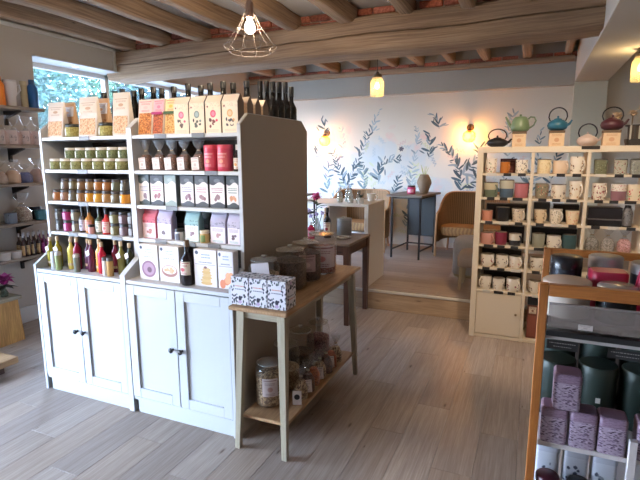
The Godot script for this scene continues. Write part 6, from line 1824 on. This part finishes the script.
# ------------------------------------------------------------------ shelves on the window wall
func build_wall_shelves():
	var ys = [2.10, 1.757, 1.405, 1.04, 0.715]
	var names = ["top", "second", "third", "fourth", "lowest"]
	for i in 5:
		var s = thing("wall_shelf", "weathered plank wall shelf on black brackets, %s of five" % names[i], "shelf", Vector3(XL, ys[i], -2.52), 0.0, "plank wall shelves")
		part(s, "board", bx(0.27, 0.03, 1.6, 0.004), wood("board"), Vector3(0.135, -0.015, 0))
		for z in [-0.58, 0.1, 0.6]:
			part(s, "bracket", slab(PackedVector2Array([Vector2(0.002, -0.03), Vector2(0.22, -0.03), Vector2(0.22, -0.042), Vector2(0.03, -0.10), Vector2(0.03, -0.16), Vector2(0.002, -0.16)]), 0.025), M(C(26, 25, 26), 0.5), Vector3(0, 0, z))
	# drinking bottles
	var X = -4.41
	for q in [[-2.83, 0.045, 0.25, C(70, 110, 90), "green"], [-2.945, 0.046, 0.25, C(236, 128, 32), "orange"], [-3.265, 0.047, 0.262, C(32, 86, 140), "blue"]]:
		var t = thing("drinking_flask", "%s steel drinking flask on the top wall shelf" % q[4], "flask", Vector3(X, 2.10, q[0]))
		part(t, "body", lathe([Vector2(0, 0), Vector2(q[1], 0), Vector2(q[1], q[2] * 0.72), Vector2(q[1] * 0.6, q[2] * 0.84), Vector2(0, q[2] * 0.84)], 20), M(q[3], 0.4))
		part(t, "lid", lathe([Vector2(0, q[2] * 0.84), Vector2(q[1] * 0.58, q[2] * 0.84), Vector2(q[1] * 0.56, q[2]), Vector2(0, q[2])], 18), M(q[3].darkened(0.2), 0.4))
	var tb = thing("travel_tumbler", "white travel tumbler with side handle on the top wall shelf", "tumbler", Vector3(X, 2.10, -3.048))
	part(tb, "body", lathe([Vector2(0, 0), Vector2(0.04, 0), Vector2(0.043, 0.09), Vector2(0.054, 0.11), Vector2(0.056, 0.215), Vector2(0, 0.215)], 22), M(C(222, 218, 216), 0.4))
	part(tb, "lid", lathe([Vector2(0, 0.215), Vector2(0.057, 0.215), Vector2(0.055, 0.232), Vector2(0, 0.235)], 22), M(C(206, 202, 200), 0.4))
	part(tb, "handle", tube([Vector3(0.02, 0.19, -0.05), Vector3(0.03, 0.195, -0.072), Vector3(0.03, 0.15, -0.076), Vector3(0.02, 0.115, -0.05)], 0.008, 7), M(C(216, 212, 210), 0.4))
	var sl = thing("slim_flask", "slim beige flask between the white tumbler and the blue one", "flask", Vector3(X, 2.10, -3.178))
	part(sl, "body", lathe([Vector2(0, 0), Vector2(0.03, 0), Vector2(0.03, 0.2), Vector2(0, 0.2)], 18), M(C(176, 158, 122), 0.4))
	part(sl, "lid", lathe([Vector2(0, 0.2), Vector2(0.031, 0.2), Vector2(0.03, 0.238), Vector2(0, 0.24)], 18), M(C(190, 172, 136), 0.4))
	# printed gift bags in film
	var pm = PM("ribbonprint", "mugspot", C(230, 208, 200), [C(60, 50, 56), C(120, 80, 84), C(40, 36, 40)])
	for i in 5:
		cello_bag("printed_bag", "film bag with black printed card on the second wall shelf, %s from the window" % ORD[4 - i], "printed film bags", Vector3(-4.40, 1.757, -2.80 - 0.118 * i), 0.105, 0.085, 0.26, 0.5, M(C(196, 164, 156), 0.6), null, PI / 2)
		get_child(get_child_count() - 1).rotation.y = 0.5
		part(get_child(get_child_count() - 1), "printed_card", plate(0.098, 0.125), pm, Vector3(0, 0.066, 0.046))
	# third shelf: paper wrapped parcels
	for q in [[-2.86, C(196, 160, 130), 0.20, "tan paper topped bag on the third wall shelf"], [-2.985, C(206, 168, 134), 0.215, "peach paper topped bag on the third wall shelf"], [-3.105, C(70, 80, 130), 0.175, "dark blue foil bag with grey film on the third wall shelf"], [-3.225, C(186, 150, 136), 0.225, "blush bag in pale crumpled film on the third wall shelf"]]:
		cello_bag("gift_bag", q[3], "", Vector3(-4.41, 1.405, q[0]), 0.115, 0.10, q[2], 0.55, M(q[1], 0.6), null, 0.5)
	# fourth shelf: mugs and a film bag
	for q in [[-2.905, C(112, 114, 120), "grey mug on the fourth wall shelf"], [-3.20, C(66, 116, 120), "teal mug with broad handle on the fourth wall shelf"]]:
		var t = mug(q[2], Vector3(-4.385, 1.04, q[0]), 0.05, 0.09, M(q[1], 0.35), 1, 1.0, M(q[1].darkened(0.1), 0.35), 0.9)
		t.set_meta("group", "mugs on the wall shelf")
	mug("dark navy mug behind the teal one on the wall shelf", Vector3(-4.50, 1.04, -3.235), 0.05, 0.115, M(C(34, 38, 48), 0.3), 0).set_meta("group", "mugs on the wall shelf")
	cello_bag("shell_bag", "film bag of cream and brown sweets between the mugs on the wall shelf", "", Vector3(-4.43, 1.04, -3.05), 0.15, 0.12, 0.27, 0.5, crumbs("shell", C(206, 178, 144), [C(226, 204, 172), C(150, 110, 80), C(120, 84, 60)]), null, 0.5)
	# lowest shelf: tubs and small bottles
	for q in [[-2.80, "white tub with printed lid on the lowest wall shelf", 0.05, 0.06], [-2.91, "low white candle tub on the lowest wall shelf", 0.045, 0.055]]:
		var t = thing("white_tub", q[1], "tub", Vector3(-4.37, 0.715, q[0]))
		part(t, "body", lathe([Vector2(0, 0), Vector2(q[2] * 0.9, 0), Vector2(q[2], q[3]), Vector2(0, q[3])], 20), M(C(216, 206, 196), 0.5))
		part(t, "lid", lathe([Vector2(0, q[3]), Vector2(q[2] * 1.04, q[3]), Vector2(q[2] * 1.03, q[3] + 0.012), Vector2(0, q[3] + 0.014)], 20), M(C(226, 220, 212), 0.5))
	for i in 6:
		var pink = i >= 4
		for k in (2 if i < 5 else 1):
			bottle("essence_bottle", ("magenta labelled small bottle on the lowest wall shelf, %s, %s file" % [ORD[i - 4], ["front", "wall side"][k]] if pink else "amber gold labelled bottle on the lowest wall shelf, %s, %s file" % [ORD[i], ["front", "wall side"][k]]), "magenta small bottles" if pink else "amber small bottles", Vector3(-4.37 - 0.075 * k, 0.715, -2.985 - 0.052 * i - 0.012 * k - (0.005 if pink else 0.0)), 0.023, 0.215, glossy(C(104, 22, 70) if pink else C(52, 26, 24)), M(C(196, 194, 200), 0.35, 0.4), PM("lab_ess%d" % int(pink), "label", C(180, 60, 140) if pink else C(206, 166, 112), [C(226, 150, 200) if pink else C(110, 80, 50), C(200, 90, 160) if pink else C(226, 190, 140)]), 0.6, 0.16, [0.06, 0.42])
	# peony, stool and low board by the floor
	var st = thing("wooden_stool", "light wooden stool with splayed sides holding the peony", "stool", Vector3(-4.30, 0, -2.62))
	part(st, "seat", bx(0.30, 0.03, 0.30, 0.004), wood("pale"), Vector3(0, 0.405, 0))
	for sx in [-1, 1]:
		part(st, "side", slab(PackedVector2Array([Vector2(-0.15, 0), Vector2(0.15, 0), Vector2(0.12, 0.39), Vector2(-0.12, 0.39)]), 0.022), MT("oak", imgs["oak"], 0.5, Color(1.15, 1.1, 0.9), Vector3(3, 1.2, 1)), Vector3(sx * 0.12, 0, 0), Vector3(0, PI / 2, 0))
	var pe = thing("peony_vase", "single magenta peony with dark leaves in a slim green vase", "vase", Vector3(-4.25, 0.42, -2.68))
	part(pe, "glass", lathe([Vector2(0, 0), Vector2(0.03, 0), Vector2(0.034, 0.03), Vector2(0.015, 0.07), Vector2(0.016, 0.085)], 16), MG(C(90, 110, 90), 0.6))
	part(pe, "stem", tube([Vector3(0, 0.01, 0), Vector3(0.01, 0.08, 0), Vector3(0.02, 0.13, 0.0)], 0.004, 6), M(C(50, 80, 52), 0.7))
	bloom(pe, Vector3(0.02, 0.15, 0), 0.068, C(160, 26, 112), 22)
	for i in 6: part(pe, "leaf", leaf_mesh(0.11, 0.024), M(C(36, 60, 44), 0.5), Vector3(0.01, 0.085, 0), Vector3(-0.1 - 0.12 * (i % 2), 0.6 + i * 1.05, 0))
	var lb = thing("low_plinth", "low thick oak board standing on short feet by the wall shelves", "plinth", Vector3(-3.88, 0, -1.90))
	part(lb, "board", bx(0.62, 0.05, 0.80, 0.004), wood("oak"), Vector3(0, 0.095, 0))
	for sx in [-1, 1]:
		for sz in [-1, 1]: part(lb, "foot", bx(0.05, 0.07, 0.05, 0.003), wood("walnut"), Vector3(sx * 0.22, 0.035, sz * 0.3))
	var dv = thing("tall_green_vase", "tall dark green glass vase standing on the low oak board", "vase", Vector3(-3.93, 0.12, -2.14))
	part(dv, "glass", lathe([Vector2(0, 0), Vector2(0.05, 0), Vector2(0.055, 0.02), Vector2(0.05, 0.22), Vector2(0.04, 0.30), Vector2(0.044, 0.31), Vector2(0.038, 0.30)], 20), M(C(40, 58, 40), 0.12))
